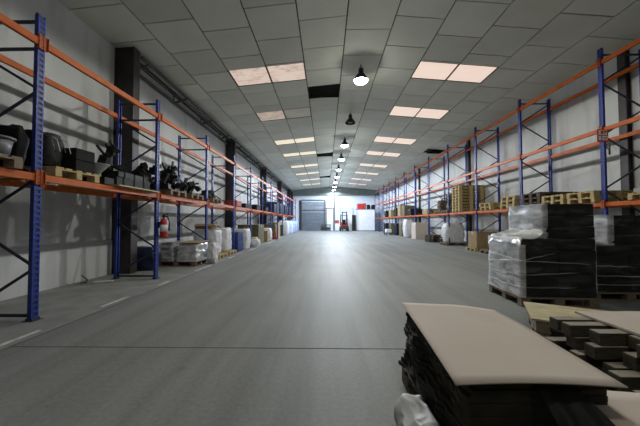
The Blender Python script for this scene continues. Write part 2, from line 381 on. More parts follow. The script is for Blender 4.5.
for (c, a, d), lab in zip(VENTS, VL):
    x0, x1 = col_x(c)
    if c == 5: x0 += 0.25
    z = ceil_z((x0 + x1) / 2)
    b = MB(); w = x1 - x0 - 0.05; l = d - a - 0.05
    b.box((0, 0, 0.14), (w, l, 0.01))
    for sx in (-1, 1): b.box((sx * w / 2, 0, 0.07), (0.01, l, 0.14))
    for sy in (-1, 1): b.box((0, sy * l / 2, 0.07), (w, 0.01, 0.14))
    for k in range(7): b.box((0, -l / 2 + l * (k + .5) / 7, 0.05), (w - .02, 0.012, 0.05))
    o = b.build('ceiling_vent', M['vent']); o.location = ((x0 + x1) / 2, (a + d) / 2, z + 0.005); tag(o, lab, 'vent', 'open ceiling panels')

# ---- pillars along the walls
def pillar(x0, x1, y0, w, ztop):
    b = MB(); xm = (x0 + x1) / 2
    for x, t in ((x0, 0.03), (x1, 0.03)): b.box((x, y0 + w / 2, ztop / 2), (t, w, ztop))
    b.box((xm, y0 + w / 2, ztop / 2), (x1 - x0, 0.05, ztop)); b.box((xm, y0 + w * 0.3, ztop / 2), (x1 - x0, w * 0.35, ztop))
    return b
for i, y in enumerate((7.18, 15.4, 23.6, 31.8, 40.0)): struct('pillar_%d' % (i + 1), pillar(WL + 0.02, -4.95, y, 0.25, 5.85), M['pillar'])
for i, y in enumerate((7.4, 15.5, 23.7, 31.9)): struct('pillar_%d' % (i + 6), pillar(7.69, WR - 0.01, y, 0.2, 5.75), M['pillar'])
# cable tray under the ceiling along the left wall
t = thing('cable_tray', 'dark ladder cable tray running under the ceiling along the left wall', 'cable tray', (-5.1, 7.5, 5.6))
for x, z in ((0.16, 0.13), (-0.26, -0.06)):
    b = MB(); b.box((x, 17, z), (0.05, 34, 0.07)); b.box((x, 17, z + 0.035), (0.08, 34, 0.012)); b.build('rail', M['tray'], t)
for k in range(16):
    b = MB(); b.bar((-0.32, k * 2.2 + 0.3, -0.08), (0.2, k * 2.2 + 0.3, 0.10), 0.05, 0.07); b.bar((-0.30, k * 2.2 + 0.3, -0.08), (-0.30, k * 2.2 + 0.3, 0.2), 0.03, 0.03)
    b.build('bracket', M['tray'], t)
b = MB(); rnd = random.Random(5)
for q in range(4): b.tube([(-0.1 + q * 0.06 + rnd.uniform(-.03, .03), yy * 1.7, 0.03 + rnd.uniform(-.03, .02)) for yy in range(20)], 0.02, 6)
b.build('cables', M['rubber'], t)

# ---- high-bay lamps
def lamp(i, y, p):
    lit = p > 0
    if i == 0: lab = 'large glaring lit high-bay lamp hanging nearest the camera'
    elif not lit: lab = 'unlit dark high-bay lamp behind the nearest lit one'
    elif i > 8: lab = ['lit high-bay lamp just before the glaring one, above the picture', 'lit high-bay lamp overhead, above the picture', 'lit high-bay lamp behind the camera'][i - 9]
    else: lab = 'lit high-bay lamp in the ceiling row, %s lit one from the front' % ORD[i - 1]
    t = thing('high_bay_lamp', lab, 'lamp', (LAMP_X, y, LAMP_Z), 0, 'high-bay lamps down the middle of the ceiling')
    b = MB(); b.lathe((0, 0, 0), [(0.235, 0), (0.24, 0.02), (0.20, 0.10), (0.13, 0.19), (0.09, 0.24), (0.085, 0.24), (0.12, 0.185), (0.19, 0.10), (0.225, 0.02), (0.235, 0)], 24)
    b.build('reflector', M['dark'], t, True)
    b = MB(); b.lathe((0, 0, 0), [(0.0, 0.24), (0.085, 0.24), (0.085, 0.38), (0.06, 0.41), (0.0, 0.41)], 16); b.build('ballast_housing', M['dark'], t, True)
    b = MB(); b.tube([(0, 0, 0.40), (0, 0, 0.55)], 0.012, 8); b.tube([(0.04 * math.cos(a), 0, 0.44 + 0.04 * math.sin(a)) for a in [k * PI / 4 for k in range(9)]], 0.008, 6); b.build('hook', M['dark'], t)
    g = MB(); g.lathe((0, 0, 0), [(0.0, -0.11), (0.10, -0.09), (0.18, -0.05), (0.222, 0.0), (0.225, 0.03), (0.21, 0.04), (0.0, 0.06)] if lit else [(0.0, 0.0), (0.06, 0.01), (0.10, 0.04), (0.11, 0.09), (0.07, 0.16), (0.0, 0.19)], 16)
    k = 0 if i == 0 or i > 8 else min(1, i / 5); c = tuple(a + (d - a) * k for a, d in zip(NEAR_C, FAR_C))
    if lit: gm = mat('lit_bulb_%d' % i, (1, 1, 1), rough=0.3, emit=c, estr=30)
    else: gm = M['greytub']
    g.build('bulb', gm, t, True)
    if lit:
        for kind, e in (('SPOT', p), ('POINT', p * 0.05)):        # open mouth of the bell, and the glow of its glass
            l = bpy.data.lights.new('lamp_light', kind); l.energy = e; l.shadow_soft_size = 0.07; l.color = c
            if kind == 'SPOT': l.spot_size = math.radians(174); l.spot_blend = 0.10
            lo = bpy.data.objects.new('lamp_light', l); COL.objects.link(lo); lo.parent = t; lo.location = (0, 0, -0.22)
for i, (y, p) in enumerate(zip(LAMP_Y, LAMP_W)): lamp(i, y, p)

# ================================================================ pallet racks
def post_mesh(h):
    b = MB(); w, d, t = 0.10, 0.052, 0.004     # w along the aisle (Y), d across (X); open side faces away from the aisle
    b.box((0, -w / 2 + t / 2, h / 2), (d, t, h)); b.box((0, w / 2 - t / 2, h / 2), (d, t, h))
    # perforated aisle face: two strips and rungs between the slots
    for y in (-w / 2 + 0.010, w / 2 - 0.010): b.box((d / 2 - t / 2, y, h / 2), (t, 0.020, h))
    b.box((d / 2 - 0.010, 0, h / 2), (t, w - 0.01, h), mi=1)
    z = 0.05
    while z < h: b.box((d / 2 - t / 2, 0, z), (t, w, 0.034)); z += 0.075
    # rolled returns at the back
    for s in (-1, 1): b.box((-d / 2, s * (w / 2 - 0.012), h / 2), (t, 0.024, h))
    # perforations on the side face, as dark ribs oversized to shade the face
    z = 0.03
    while z < h:
        for s in (-1, 1): b.box((0.002, s * (w / 2 + 0.001), z), (0.028, 0.003, 0.040), mi=1)
        z += 0.075
    return b
def mesh_of(mb, name, mats):
    o = mb.build(name, mats); me = o.data; bpy.data.objects.remove(o); return me
def inst(name, me, parent, loc=(0, 0, 0), rz=0, lab=None):
    o = bpy.data.objects.new(name, me); COL.objects.link(o); o.parent = parent; o.location = loc; o.rotation_euler = (0, 0, rz)
    if lab: o['label'] = lab
    return o
def rack(name, label, side, XF, dep, y0, bay, i0, i1, top, levels, fnodes, rnodes, hz, skip=()):
    """side=-1: left of the aisle, +1: right.  XF = aisle-side post, dep = depth"""
    t = thing(name, label, 'pallet rack', (side * XF, y0 + i0 * bay, 0))
    out = side                                  # direction away from the aisle
    pm = mesh_of(post_mesh(top), name + '_post', [M['blue'], M['foot']])
    fm = MB(); fm.box((0, 0, 0.012), (0.15, 0.15, 0.008)); fm.box((0, 0, 0.03), (0.09, 0.11, 0.03)); fm = mesh_of(fm, 'foot_plate', M['foot'])
    dia = []
    for a, z0 in enumerate(fnodes):             # braces between the two posts
        for z1 in rnodes:
            if 0.4 < abs(z0 - z1) < 0.95:
                s = 0.03 if z1 > z0 else -0.03
                q = MB(); q.bar((out * 0.03, 0.012 * (1 if s > 0 else -1), z0 + s), (out * (dep - 0.03), 0.012 * (1 if s > 0 else -1), z1 - s), 0.035, 0.02); dia.append(mesh_of(q, 'diagonal_brace', M['brace']))
    hor = []
    for z in hz:
        q = MB(); q.bar((out * 0.03, 0, z), (out * (dep - 0.03), 0, z), 0.04, 0.025); hor.append(mesh_of(q, 'horizontal_brace', M['brace']))
    L = bay - 0.10
    bm_ = MB(); bm_.box((0, L / 2, 0), (0.05, L, 0.102), bev=0.006); bm_.box((-side * -0.028, L / 2, 0.03), (0.006, L, 0.03)); bm_ = mesh_of(bm_, 'beam', M['orange'])
    cm = MB(); cm.box((0, 0, 0), (0.012, 0.055, 0.20), bev=0.003); cm.box((0.012, 0.025, 0), (0.03, 0.006, 0.18))
    for z in (-.07, -.02, .03, .08): cm.box((-0.004, -0.008, z), (0.010, 0.012, 0.016), mi=1)
    cm = mesh_of(cm, 'connector', [M['conn'], M['foot']])
    for i in range(i0, i1 + 1):
        y = (i - i0) * bay
        for k in (0, 1):
            p = inst('upright_post', pm, t, (out * dep * k, y, 0), 0 if (side < 0) == (k == 0) else PI)
            inst('foot_plate', fm, p)
        for q in dia: inst('diagonal_brace', q, t, (0, y, 0))
        for q in hor: inst('horizontal_brace', q, t, (0, y, 0))
        if i < i1:
            for li, z in enumerate(levels):
                for k in (0, 1):
                    x = -out * 0.015 if k == 0 else out * (dep + 0.015)
                    bo = inst('beam', bm_, t, (x, y + 0.05, z))
                    for yy, rz in ((0.0, 0), (L, PI)):
                        c = inst('beam_connector', cm, bo, ((-out if k == 0 else out) * 0.032, yy + (-0.02 if rz == 0 else 0.02), 0), rz)
    return t
LY = [3.80 + 2.777 * i for i in range(-1, 13)]
rack('pallet_rack', 'long two-level rack of blue uprights and orange beams along the left wall', -1, 3.925, 0.92, 3.80, 2.777, -1, 12, 4.16, [1.925, 3.78],
     [0.70, 1.91, 3.12], [0.09, 1.30, 2.51, 3.70], [0.07, 3.70, 4.08])
rack('pallet_rack', 'tall three-level rack of blue uprights and orange beams along the right wall', 1, 6.61, 0.98, 6.927, 2.884, -1, 11, 5.45, [1.705, 3.475, 5.10],
     [0.74, 2.05, 3.34, 4.62], [0.10, 1.40, 2.70, 3.98, 5.28], [0.08, 5.30])
L1, R1 = 1.985, 1.765           # tops of the first beams

# ================================================================ goods
def pallet(name='wooden_pallet', wood='wood', w=1.2, d=0.8, label=None, loc=(0, 0, 0), rz=0, group=None):
    """long side along X"""
    t = thing(name, label, 'pallet', loc, rz, group); m = M[wood]
    b = MB()
    for y in (-d / 2 + .07, -d / 4 + .02, 0, d / 4 - .02, d / 2 - .07): b.box((0, y, 0.133), (w, 0.125 if abs(y) > .3 else 0.10, 0.022))
    for x in (-w / 2 + .07, 0, w / 2 - .07): b.box((x, 0, 0.111), (0.14, d, 0.020))
    b.build('deck_boards', m, t)
    for x in (-w / 2 + .07, 0, w / 2 - .07):
        for y in (-d / 2 + .05, 0, d / 2 - .05):
            b = MB(); b.box((0, 0, 0), (0.14, 0.10, 0.078)); o = b.build('block', m, t); o.location = (x, y, 0.061)
    b = MB()
    for y in (-d / 2 + .05, 0, d / 2 - .05): b.box((0, y, 0.011), (w, 0.10, 0.020))
    b.build('bottom_boards', m, t)
    return t
PAL = {}
def put_pallet(wood, loc, rz, label, group=None, w=1.2, d=0.8):
    k = (wood, w, d)
    if k not in PAL: PAL[k] = pallet('wooden_pallet', wood, w, d, label, loc, rz, group); return PAL[k]
    return copy_tree(PAL[k], loc, rz, label, group)
PH = 0.146
def pallet_stack(wood, x, y, z, n, where, group, rz=0, w=1.2, d=0.8):
    for k in range(n):
        pos = 'only one' if n == 1 else 'bottom one' if k == 0 else 'top one' if k == n - 1 else ['second', 'third', 'fourth', 'fifth', 'sixth', 'seventh', 'eighth'][k - 1] + ' from the bottom'
        put_pallet(wood, (x + random.uniform(-.012, .012), y + random.uniform(-.012, .012), z + k * PH), rz + random.uniform(-.012, .012), '%s, %s' % (where, pos), group, w, d)

def carton(name, label, cat, loc, dims, m, rz=0, group=None, tape=True):
    """closed carton: body, two top flaps, tape"""
    w, d, h = dims; t = thing(name, label, cat, loc, rz, group)
    b = MB(); b.box((0, 0, h / 2), (w, d, h), bev=0.008); b.build('body', m, t)
    b = MB()
    for s in (-1, 1): b.box((0, s * d / 4, h + 0.003), (w - 0.01, d / 2 - 0.008, 0.005))
    b.build('flaps', m, t)
    if tape:
        b = MB(); b.box((0, 0, h + 0.0065), (w, 0.05, 0.002)); b.box((-w / 2 - 0.001, 0, h - 0.06), (0.002, 0.05, 0.12)); b.box((w / 2 + 0.001, 0, h - 0.06), (0.002, 0.05, 0.12)); b.build('tape', M['label'], t)
    return t

def blob(w, d, h, seed, rough=0.05, puff=0.18, n=12):
    """soft sack: a subdivided box puffed and crumpled"""
    bm = bmesh.new(); bmesh.ops.create_cube(bm, size=1); bmesh.ops.subdivide_edges(bm, edges=bm.edges, cuts=n - 1, use_grid_fill=True)
    for v in bm.verts:
        c = v.co.copy(); r = max(abs(c.x), abs(c.y), 1e-6)
        k = (1 - (2 * c.z) ** 2)
        f = 1 + puff * k - 0.10
        e = (abs(c.x) * 2) ** 4 * (abs(c.y) * 2) ** 4
        x, y = c.x * f * (1 - 0.13 * e), c.y * f * (1 - 0.13 * e)
        if c.z > 0.3 and puff > .08: x *= 1 - (c.z - .3) * 0.5; y *= 1 - (c.z - .3) * 0.5
        p = Vector((x * w, y * d, (c.z + .5) * h))
        nn = noise.noise_vector(Vector((p.x, p.y, p.z)) * 6 + Vector((seed * 7.1, seed, 0)))
        n2 = noise.noise_vector(Vector((p.x, p.y, p.z)) * 17 + Vector((seed, seed * 3.1, 0)))
        p += nn * rough + n2 * rough * 0.4
        if c.z < -0.49: p.z = 0
        p.z = max(p.z, 0); v.co = p
    vs = [v.co.copy() for v in bm.verts]; bm.verts.index_update(); fs = [[v.index for v in f.verts] for f in bm.faces]; bm.free()
    m = MB(); m.add(vs, fs); return m
def bulk_bag(label, loc, dims, m='bag', rz=0, group=None, seed=1, loops=True, name='bulk_bag', cat='bag', puff=.18):
    w, d, h = dims; t = thing(name, label, cat, loc, rz, group)
    o = blob(w, d, h, seed, 0.035, puff).build('sack', M[m], t, True)
    if loops:
        for sx in (-1, 1):
            for sy in (-1, 1):
                x, y = sx * w * .33, sy * d * .33
                b = MB(); b.tube([(x, y, h * .86), (x + sx * .03, y, h * 1.0), (x, y + sy * .02, h * 1.08), (x - sx * .05, y, h * 1.02), (x - sx * .06, y, h * .88)], 0.014, 6); b.build('lifting_loop', M[m], t, True)
    return t
def film_shell(w, d, h, seed, amp=0.03, nx=14, nz=16, slump=0.0, top=True):
    """crumpled stretch film round a load w x d x h (bottom open)"""
    m = MB(); per = []
    def P(u):                                    # perimeter point of a rounded rectangle, u in 0..4
        s = int(u) % 4; f = u - int(u)
        c = [(-w / 2, -d / 2), (w / 2, -d / 2), (w / 2, d / 2), (-w / 2, d / 2)]
        a, b_ = c[s], c[(s + 1) % 4]; return a[0] + (b_[0] - a[0]) * f, a[1] + (b_[1] - a[1]) * f
    N = nx * 4; vs = []; fs = []
    for j in range(nz + 1):
        z = h * j / nz
        for i in range(N):
            x, y = P(i / nx); nrm = Vector((x / w, y / d, 0)).normalized()
            q = Vector((x, y, z)); a = noise.noise(Vector((x * 5, y * 5, z * 9 + seed * 3.7))) + 0.5 * noise.noise(Vector((x * 14, y * 14, z * 22 + seed)))
            q += nrm * (0.006 + amp * (0.5 + a)); q.z += 0.01 * a if j else 0
            if slump: q += nrm * slump * (1 - j / nz) ** 3
            vs.append(q)
    for j in range(nz):
        for i in range(N): i2 = (i + 1) % N; fs.append((j * N + i, j * N + i2, (j + 1) * N + i2, (j + 1) * N + i))
    m.add(vs, fs)
    if top:
        g = 10; vs = []; fs = []
        for a in range(g + 1):
            for c in range(g + 1):
                x = (a / g - .5) * w; y = (c / g - .5) * d; vs.append((x, y, h + 0.012 + 0.012 * noise.noise(Vector((x * 7, y * 7, seed)))))
        for a in range(g):
            for c in range(g): fs.append((a * (g + 1) + c, a * (g + 1) + c + 1, (a + 1) * (g + 1) + c + 1, (a + 1) * (g + 1) + c))
        m.add(vs, fs)
    return m

def bracket_part(seed, s=0.5):
    """an odd dark pressed-metal piece: bent channel with flange, ribs and a tube"""
    r = random.Random(seed); m = MB()
    pts = []; x = -s / 2; z = 0.08
    for k in range(6): pts.append(Vector((x, r.uniform(-.05, .05), z))); x += s / 5; z = max(0.05, z + r.uniform(-.12, .16))
    for a, c in zip(pts, pts[1:]):
        m.bar(a, c, 0.05 + r.random() * .09, 0.10 + r.random() * .12)
    for k in range(3):
        p = pts[r.randrange(1, 5)]; m.bar(p, p + Vector((r.uniform(-.15, .15), r.uniform(-.12, .12), r.uniform(.08, .24))), 0.03, 0.09)
    p = pts[2]; m.tube([p, p + Vector((0.05, .08, .10)), p + Vector((.16, .12, .12))], 0.03, 8)
    m.box((0, 0, 0.02), (s * .9, 0.22, 0.04))
    return m

# ---------------- left rack, first level
def crate(label, loc, dims, m, rz=0, group=None, name='plastic_crate', open_top=True, cat='crate'):
    w, d, h = dims; t = thing(name, label, cat, loc, rz, group); b = MB(); th = 0.02
    b.box((0, 0, th / 2), (w, d, th))
    for s in (-1, 1): b.box((s * (w / 2 - th / 2), 0, h / 2), (th, d, h)); b.box((0, s * (d / 2 - th / 2), h / 2), (w - 2 * th, th, h))
    for k in range(5):
        for s in (-1, 1): b.box((-w / 2 + w * (k + .5) / 5, s * (d / 2 + .006), h / 2), (0.02, 0.012, h * .9)); b.box((s * (w / 2 + .006), -d / 2 + d * (k + .5) / 5, h / 2), (0.012, 0.02, h * .9))
    if not open_top: b.box((0, 0, h), (w * .98, d * .98, 0.02))
    b.build('crate_body', M[m], t)
    b = MB()
    for s in (-1, 1): b.box((s * w / 2, 0, h - .02), (0.035, d + .03, 0.04)); b.box((0, s * d / 2, h - .02), (w + .03, 0.035, 0.04))
    b.build('rim', M[m], t)
    return t
xs = -4.40
pallet_stack('oldwood', xs, 3.12, L1, 1, 'weathered pallet under the grey tub on the left rack', None, PI * 0)
pallet_stack('wood', xs - 0.08, 4.44, L1, 1, 'yellow pallet under black cartons on the left rack', None)
b = MB(); b.box((0, 0, .012), (1.15, 1.3, .022)); o = b.build('thin_board', M['pale']); o.location = (-4.36, 5.82, L1); tag(o, 'thin pale board under the long dark troughs on the left rack', 'board')
put_pallet('oldwood', (xs, 7.35, L1), 0, 'weathered pallet under spiky dark metal parts on the left rack', None)
put_pallet('oldwood', (xs, 8.45, L1), 0, 'weathered pallet of small metal pieces, left rack beyond the spiky parts', None)
put_pallet('oldwood', (xs, 10.0, L1), 0, 'weathered pallet under coiled hoses on the left rack', None)
za = L1 + PH
# grey tub with the crates behind it
t = thing('plastic_tub', 'round grey plastic tub at the left picture edge on the left rack', 'tub', (-4.03, 3.38, za))
b = MB(); b.lathe((0, 0, 0), [(0, 0), (0.13, 0), (0.17, 0.22), (0.155, 0.22), (0.12, 0.02), (0, 0.02)], 24); b.build('body', M['greytub'], t, True)
b = MB(); b.lathe((0, 0, 0), [(0.165, 0.205), (0.19, 0.205), (0.19, 0.23), (0.165, 0.23), (0.165, 0.205)], 24); b.build('rim', M['greytub'], t, True)
crate('black ribbed crate behind the grey tub on the left rack', (-4.6, 3.25, za), (0.5, 0.62, 0.36), 'black')
crate('black ribbed crate stacked on the crate behind the grey tub', (-4.6, 3.25, za + 0.36), (0.48, 0.6, 0.30), 'black')
b = MB()
for k in range(6): b.box((0, 0, 0.012 + k * 0.026), (0.42, 0.5, 0.008), rot=(0, 0, 0.05 * k))
o = b.build('sheet_stack', M['label']); o.location = (-4.6, 3.25, za + 0.665); tag(o, 'stack of pale sheets on top of the black crates, far left', 'sheets')
bulk_bag('black sack beside the grey tub, against the first left upright', (-4.16, 3.70, za - PH), (0.30, 0.14, 0.62), 'black', 0, None, 61, False, 'sack')
# shrink-wrapped black bale
t = thing('wrapped_bale', 'tall black film-wrapped bale between the upright and the yellow pallet cartons', 'bale', (-4.42, 4.18, za))
blob(0.80, 0.36, 0.52, 4, 0.03, 0.06).build('load', M['black'], t, True)
for k in range(4):
    q = MB(); a = -.16 + k * .09; q.tube([(.30, a, .50), (.42, a + .05, .42), (.435, a + .09, .25)], .006, 6); q.build('strap', M['label'] if k % 2 else M['greytub'], t, True)
n = 0
for k in range(2):
    for j in range(2):
        n += 1
        carton('black_carton', 'black carton on the yellow pallet, %s %s' % ('upper' if k else 'lower', ['nearer the aisle', 'towards the wall'][j]), 'carton',
               (xs + 0.22 - j * 0.52, 4.62, za + k * 0.185), (0.48, 0.36, 0.175), M['blackbox'], random.uniform(-.04, .04), 'black cartons on the yellow pallet', False)
# funnel and dark drum
t = thing('metal_funnel', 'pale flared metal funnel between the black cartons and dark troughs', 'funnel', (-4.12, 5.04, L1 + 0.001))
b = MB(); b.box((0, 0, 0.06), (0.5, 0.22, 0.12)); b.build('stand', M['metalpart'], t)
b = MB(); b.lathe((0, 0, 0), [(0.04, 0.12), (0.06, 0.20), (0.20, 0.36), (0.21, 0.37), (0.19, 0.36), (0.05, 0.21), (0.03, 0.12)], 20); b.build('cone', M['greybag'], t, True)
# long dark troughs
for k, (x, y, z, h) in enumerate(((-4.12, 5.85, -.121, .18), (-4.48, 5.85, -.121, .18), (-4.85, 5.85, -.121, .18), (-4.12, 5.85, .061, .10))):
    t = thing('steel_trough', ['long dark steel trough nearest the aisle on the left rack', 'long dark steel trough in the middle of three', 'long dark steel trough nearest the wall', 'shallow dark trough lying on top of the aisle-side trough'][k],
              'trough', (x, y, za + z), random.uniform(-.03, .03), 'dark troughs on the left rack')
    b = MB(); w, l = 0.32, 0.98
    b.box((0, 0, .01), (w, l, .02))
    for s in (-1, 1): b.box((s * w / 2, 0, h / 2), (.012, l, h)); b.box((0, s * l / 2, h / 2), (w, .012, h))
    for q in (-.3, 0, .3):
        for s in (-1, 1): b.box((s * (w / 2 + .01), q, h / 2), (.012, .03, h))
    b.build('trough_body', M['metalpart'], t)
# spiky metal pieces: each an object of its own
SP = [(-4.2, 5.42, .0, 0.3, 0), (-4.5, 6.0, .0, 1.2, 0), (-4.12, 6.42, 0, 2.0, 0),
      (-4.02, 6.93, 0, 0.1, 0), (-4.62, 6.93, 0, 0.1, 0), (-4.02, 7.33, 0, 0.0, 0), (-4.62, 7.33, 0, 0.1, 0), (-4.02, 7.73, 0, 0.1, 0), (-4.62, 7.73, 0, 0.1, 0),
      (-4.3, 7.0, .36, 0.2, 0.15), (-4.3, 7.72, .36, 0.2, 0.2), (-4.1, 7.36, .38, 0.1, 0.1),
      (-4.05, 8.28, 0, 0.1, 0), (-4.62, 8.4, 0, 0.1, 0), (-4.05, 8.64, 0, 0.1, 0)]
WHERE = ['on the nearest end of the dark troughs', 'in the middle of the dark troughs', 'on the far end of the dark troughs',
         'at the near aisle corner of the spiky pile', 'at the near wall corner of the spiky pile', 'in the middle of the pile, aisle side', 'in the middle of the pile, wall side', 'at the far aisle corner of the spiky pile', 'at the far wall corner of the spiky pile',
         'lying on top of the near half of the pile', 'sticking up from the far half of the pile', 'crowning the middle of the pile',
         'on the low pallet beyond the pile, near end', 'on the low pallet beyond the pile, wall side', 'on the low pallet beyond the pile, far end']
for i, (x, y, z, rz, tilt) in enumerate(SP):
    if i < 3: z = (0.06, 0.06, 0.06)[i]; y += (0, 0, 0)[i]; z = 0.062 if i != 0 else 0.165
    o = bracket_part(20 + i, 0.40 if i > 2 else 0.30).build('metal_bracket', M['metalpart']); o.location = (x, y, za + z); o.rotation_euler = (tilt, 0, rz)
    tag(o, 'dark bent metal piece ' + WHERE[i], 'metal part', 'bent metal pieces on the left rack')
# coiled hoses
for i, (x, y, z) in enumerate(((-4.15, 9.76, za), (-4.2, 10.26, za), (-4.15, 10.0, za + .135))):
    m = MB(); m.tube([(0.20 * math.cos(a / 8 * 2 * PI) * (1 + .04 * math.sin(a)), 0.20 * math.sin(a / 8 * 2 * PI), 0.03 + a * 0.003) for a in range(33)], 0.026, 8)
    o = m.build('coiled_hose', M['rubber'], None, True); o.location = (x, y, z); tag(o, 'black coiled hose, %s' % ['lower one nearer the camera', 'lower one farther from the camera', 'top one resting on the other two'][i], 'hose', 'coiled hoses on the left rack')
crate('red plastic crate on the left rack', (-4.15, 12.75, L1), (0.55, 0.75, 0.26), 'redbox')
for i, (y, h) in enumerate(((14.3, .22), (16.6, .3), (18.9, .25))):
    crate(['low dark crate on the left rack beyond the red crate', 'dark crate midway along the left rack', 'small dark crate before the blue containers'][i], (-4.25, y, L1), (0.7, 0.9, h), 'black', 0, None)
for i, (y, h) in enumerate(((21.6, .62), (22.8, .85), (24.4, .85), (25.5, .9), (27.2, .85), (28.4, .8), (30.2, .8))):
    crate('navy container on the left rack, %s from the front' % ORD[i], (-4.3, y, L1), (1.0, 1.0, h), 'navy', 0, 'navy containers on the left rack', open_top=False, name='storage_container', cat='container')
# ---------------- left rack, at floor level
t = thing('fire_extinguisher', 'red fire extinguisher hung on the second left upright', 'extinguisher', (-3.80, 6.66, 0.95))
b = MB(); b.lathe((0, 0, 0), [(0, 0), (0.075, 0), (0.082, 0.02), (0.082, 0.36), (0.06, 0.42), (0.025, 0.45), (0.025, 0.48), (0, 0.48)], 24); b.build('cylinder', M['red'], t, True)
b = MB(); b.lathe((0, 0, 0), [(0.0835, 0.14), (0.0845, 0.14), (0.0845, 0.30), (0.0835, 0.30)], 24); b.build('label_band', M['label'], t, True)
b = MB(); b.box((0, 0, .50), (.05, .05, .05)); b.bar((-.02, 0, .53), (.12, 0, .56), .02, .03); b.bar((-.02, 0, .50), (.11, 0, .50), .02, .025); b.build('valve', M['dark'], t)
b = MB(); b.tube([(.03, 0, .50), (.10, .02, .46), (.12, .03, .34), (.11, .03, .16)], [.011, .011, .011, .02], 8); b.build('hose', M['rubber'], t, True)
b = MB(); b.box((-.10, -.02, .3), (.03, .04, .14)); b.build('bracket', M['dark'], t)

bulk_bag('slumped dark blue sack against the left wall behind the second upright', (-4.95, 7.84, 0.01), (0.62, 0.5, 0.62), 'navy', 0.2, None, 3, False, 'sack')
put_pallet('oldwood', (-4.42, 8.78, 0.008), 0, 'weathered pallet under the film-wrapped goods below the left rack')
t = thing('wrapped_load', 'dark goods in crumpled film on a pallet, behind the nearer left floor load', 'wrapped load', (-4.78, 8.8, 0.008 + PH))
blob(0.42, 0.7, 0.52, 8, 0.05, .1).build('load', M['black'], t, True); film_shell(0.44, 0.72, 0.55, 8, 0.05, slump=.06).build('film', M['film'], t, True)
t = thing('wrapped_load', 'grey goods in silvery film with a board on top, below the left rack', 'wrapped load', (-4.08, 8.8, 0.008 + PH))
blob(0.48, 0.74, 0.48, 9, 0.04, .1).build('load', M['greybag'], t, True); film_shell(0.50, 0.78, 0.50, 9, 0.05, slump=.05).build('film', M['filmwhite'], t, True)
b = MB(); b.box((0, 0, 0.545), (0.62, 0.86, 0.02), rot=(0.02, 0, 0.03)); b.build('top_board', M['card2'], t)
o = blob(0.24, 0.34, 0.62, 12, 0.05, .25, 14).build('plastic_bag', M['bag'], None, True); o.location = (-3.60, 9.08, 0.01); tag(o, 'bunched white plastic bag on the floor beside the silvery wrapped load', 'bag')
# tall sacks with cartons
put_pallet('wood', (-4.32, 10.42, 0.008), 0, 'yellow pallet under the first tall white bulk bag')
put_pallet('wood', (-4.32, 11.52, 0.008), 0, 'yellow pallet under the second tall white bulk bag')
zf = 0.008 + PH
bulk_bag('first tall pale bulk bag on a pallet below the left rack', (-4.32, 10.42, zf), (0.96, 0.74, 0.86), 'bag', 0, 'bulk bags below the left rack', 5, False, puff=.04)
bulk_bag('second tall white bulk bag, just beyond the first', (-4.32, 11.5, zf), (0.96, 0.78, 0.90), 'bag', 0, 'bulk bags below the left rack', 6, False, puff=.05)
t = thing('open_carton', 'open brown carton lying on the first tall bulk bag', 'carton', (-4.35, 10.35, zf + 0.89), 0.1)
b = MB()
for s in (-1, 1): b.box((s * .3, 0, .09), (.01, .5, .18)); b.box((0, s * .25, .09), (.6, .01, .18))
b.box((0, 0, .006), (.6, .5, .01)); b.build('body', M['card2'], t)
b = MB(); b.box((0, -.32, .16), (.58, .16, .008), rot=(.5, 0, 0)); b.box((.36, 0, .16), (.16, .48, .008), rot=(0, .5, 0)); b.build('flaps', M['card2'], t)
crate('blue ribbed crate at the rack foot, lower of two, left side', (-4.1, 12.75, 0.01), (0.6, 0.8, 0.42), 'bluecrate', 0, 'blue crates below the left rack')
crate('blue ribbed crate stacked on another one, left side', (-4.1, 12.75, 0.43), (0.58, 0.78, 0.40), 'bluecrate', 0, 'blue crates below the left rack')
bulk_bag('white bulk bag just beyond the blue crates', (-4.15, 13.85, 0.01), (0.9, 0.9, 0.95), 'bag', 0, 'bulk bags below the left rack', 7, puff=.08)
bulk_bag('small white sack on the floor in front of the third left bulk bag', (-3.65, 14.9, 0.01), (0.4, 0.5, 0.4), 'bag', 0, None, 8, False, 'sack')
carton('cardboard_box', 'small tan box between white sack and olive carton', 'box', (-4.0, 15.55, 0.01), (0.5, 0.5, 0.45), M['pale'])
carton('large_carton', 'big olive-brown carton standing below the left rack', 'box', (-4.45, 17.1, 0.01), (1.2, 1.5, 1.12), M['olivecard'])
carton('cardboard_box', 'tan box beyond the olive carton', 'box', (-4.05, 18.7, 0.01), (0.6, 0.6, 0.7), M['card2'])
bulk_bag('cream sack leaning beyond the tan box', (-4.05, 19.7, 0.01), (0.6, 0.6, 0.85), 'bag', 0, None, 9, False, 'sack')
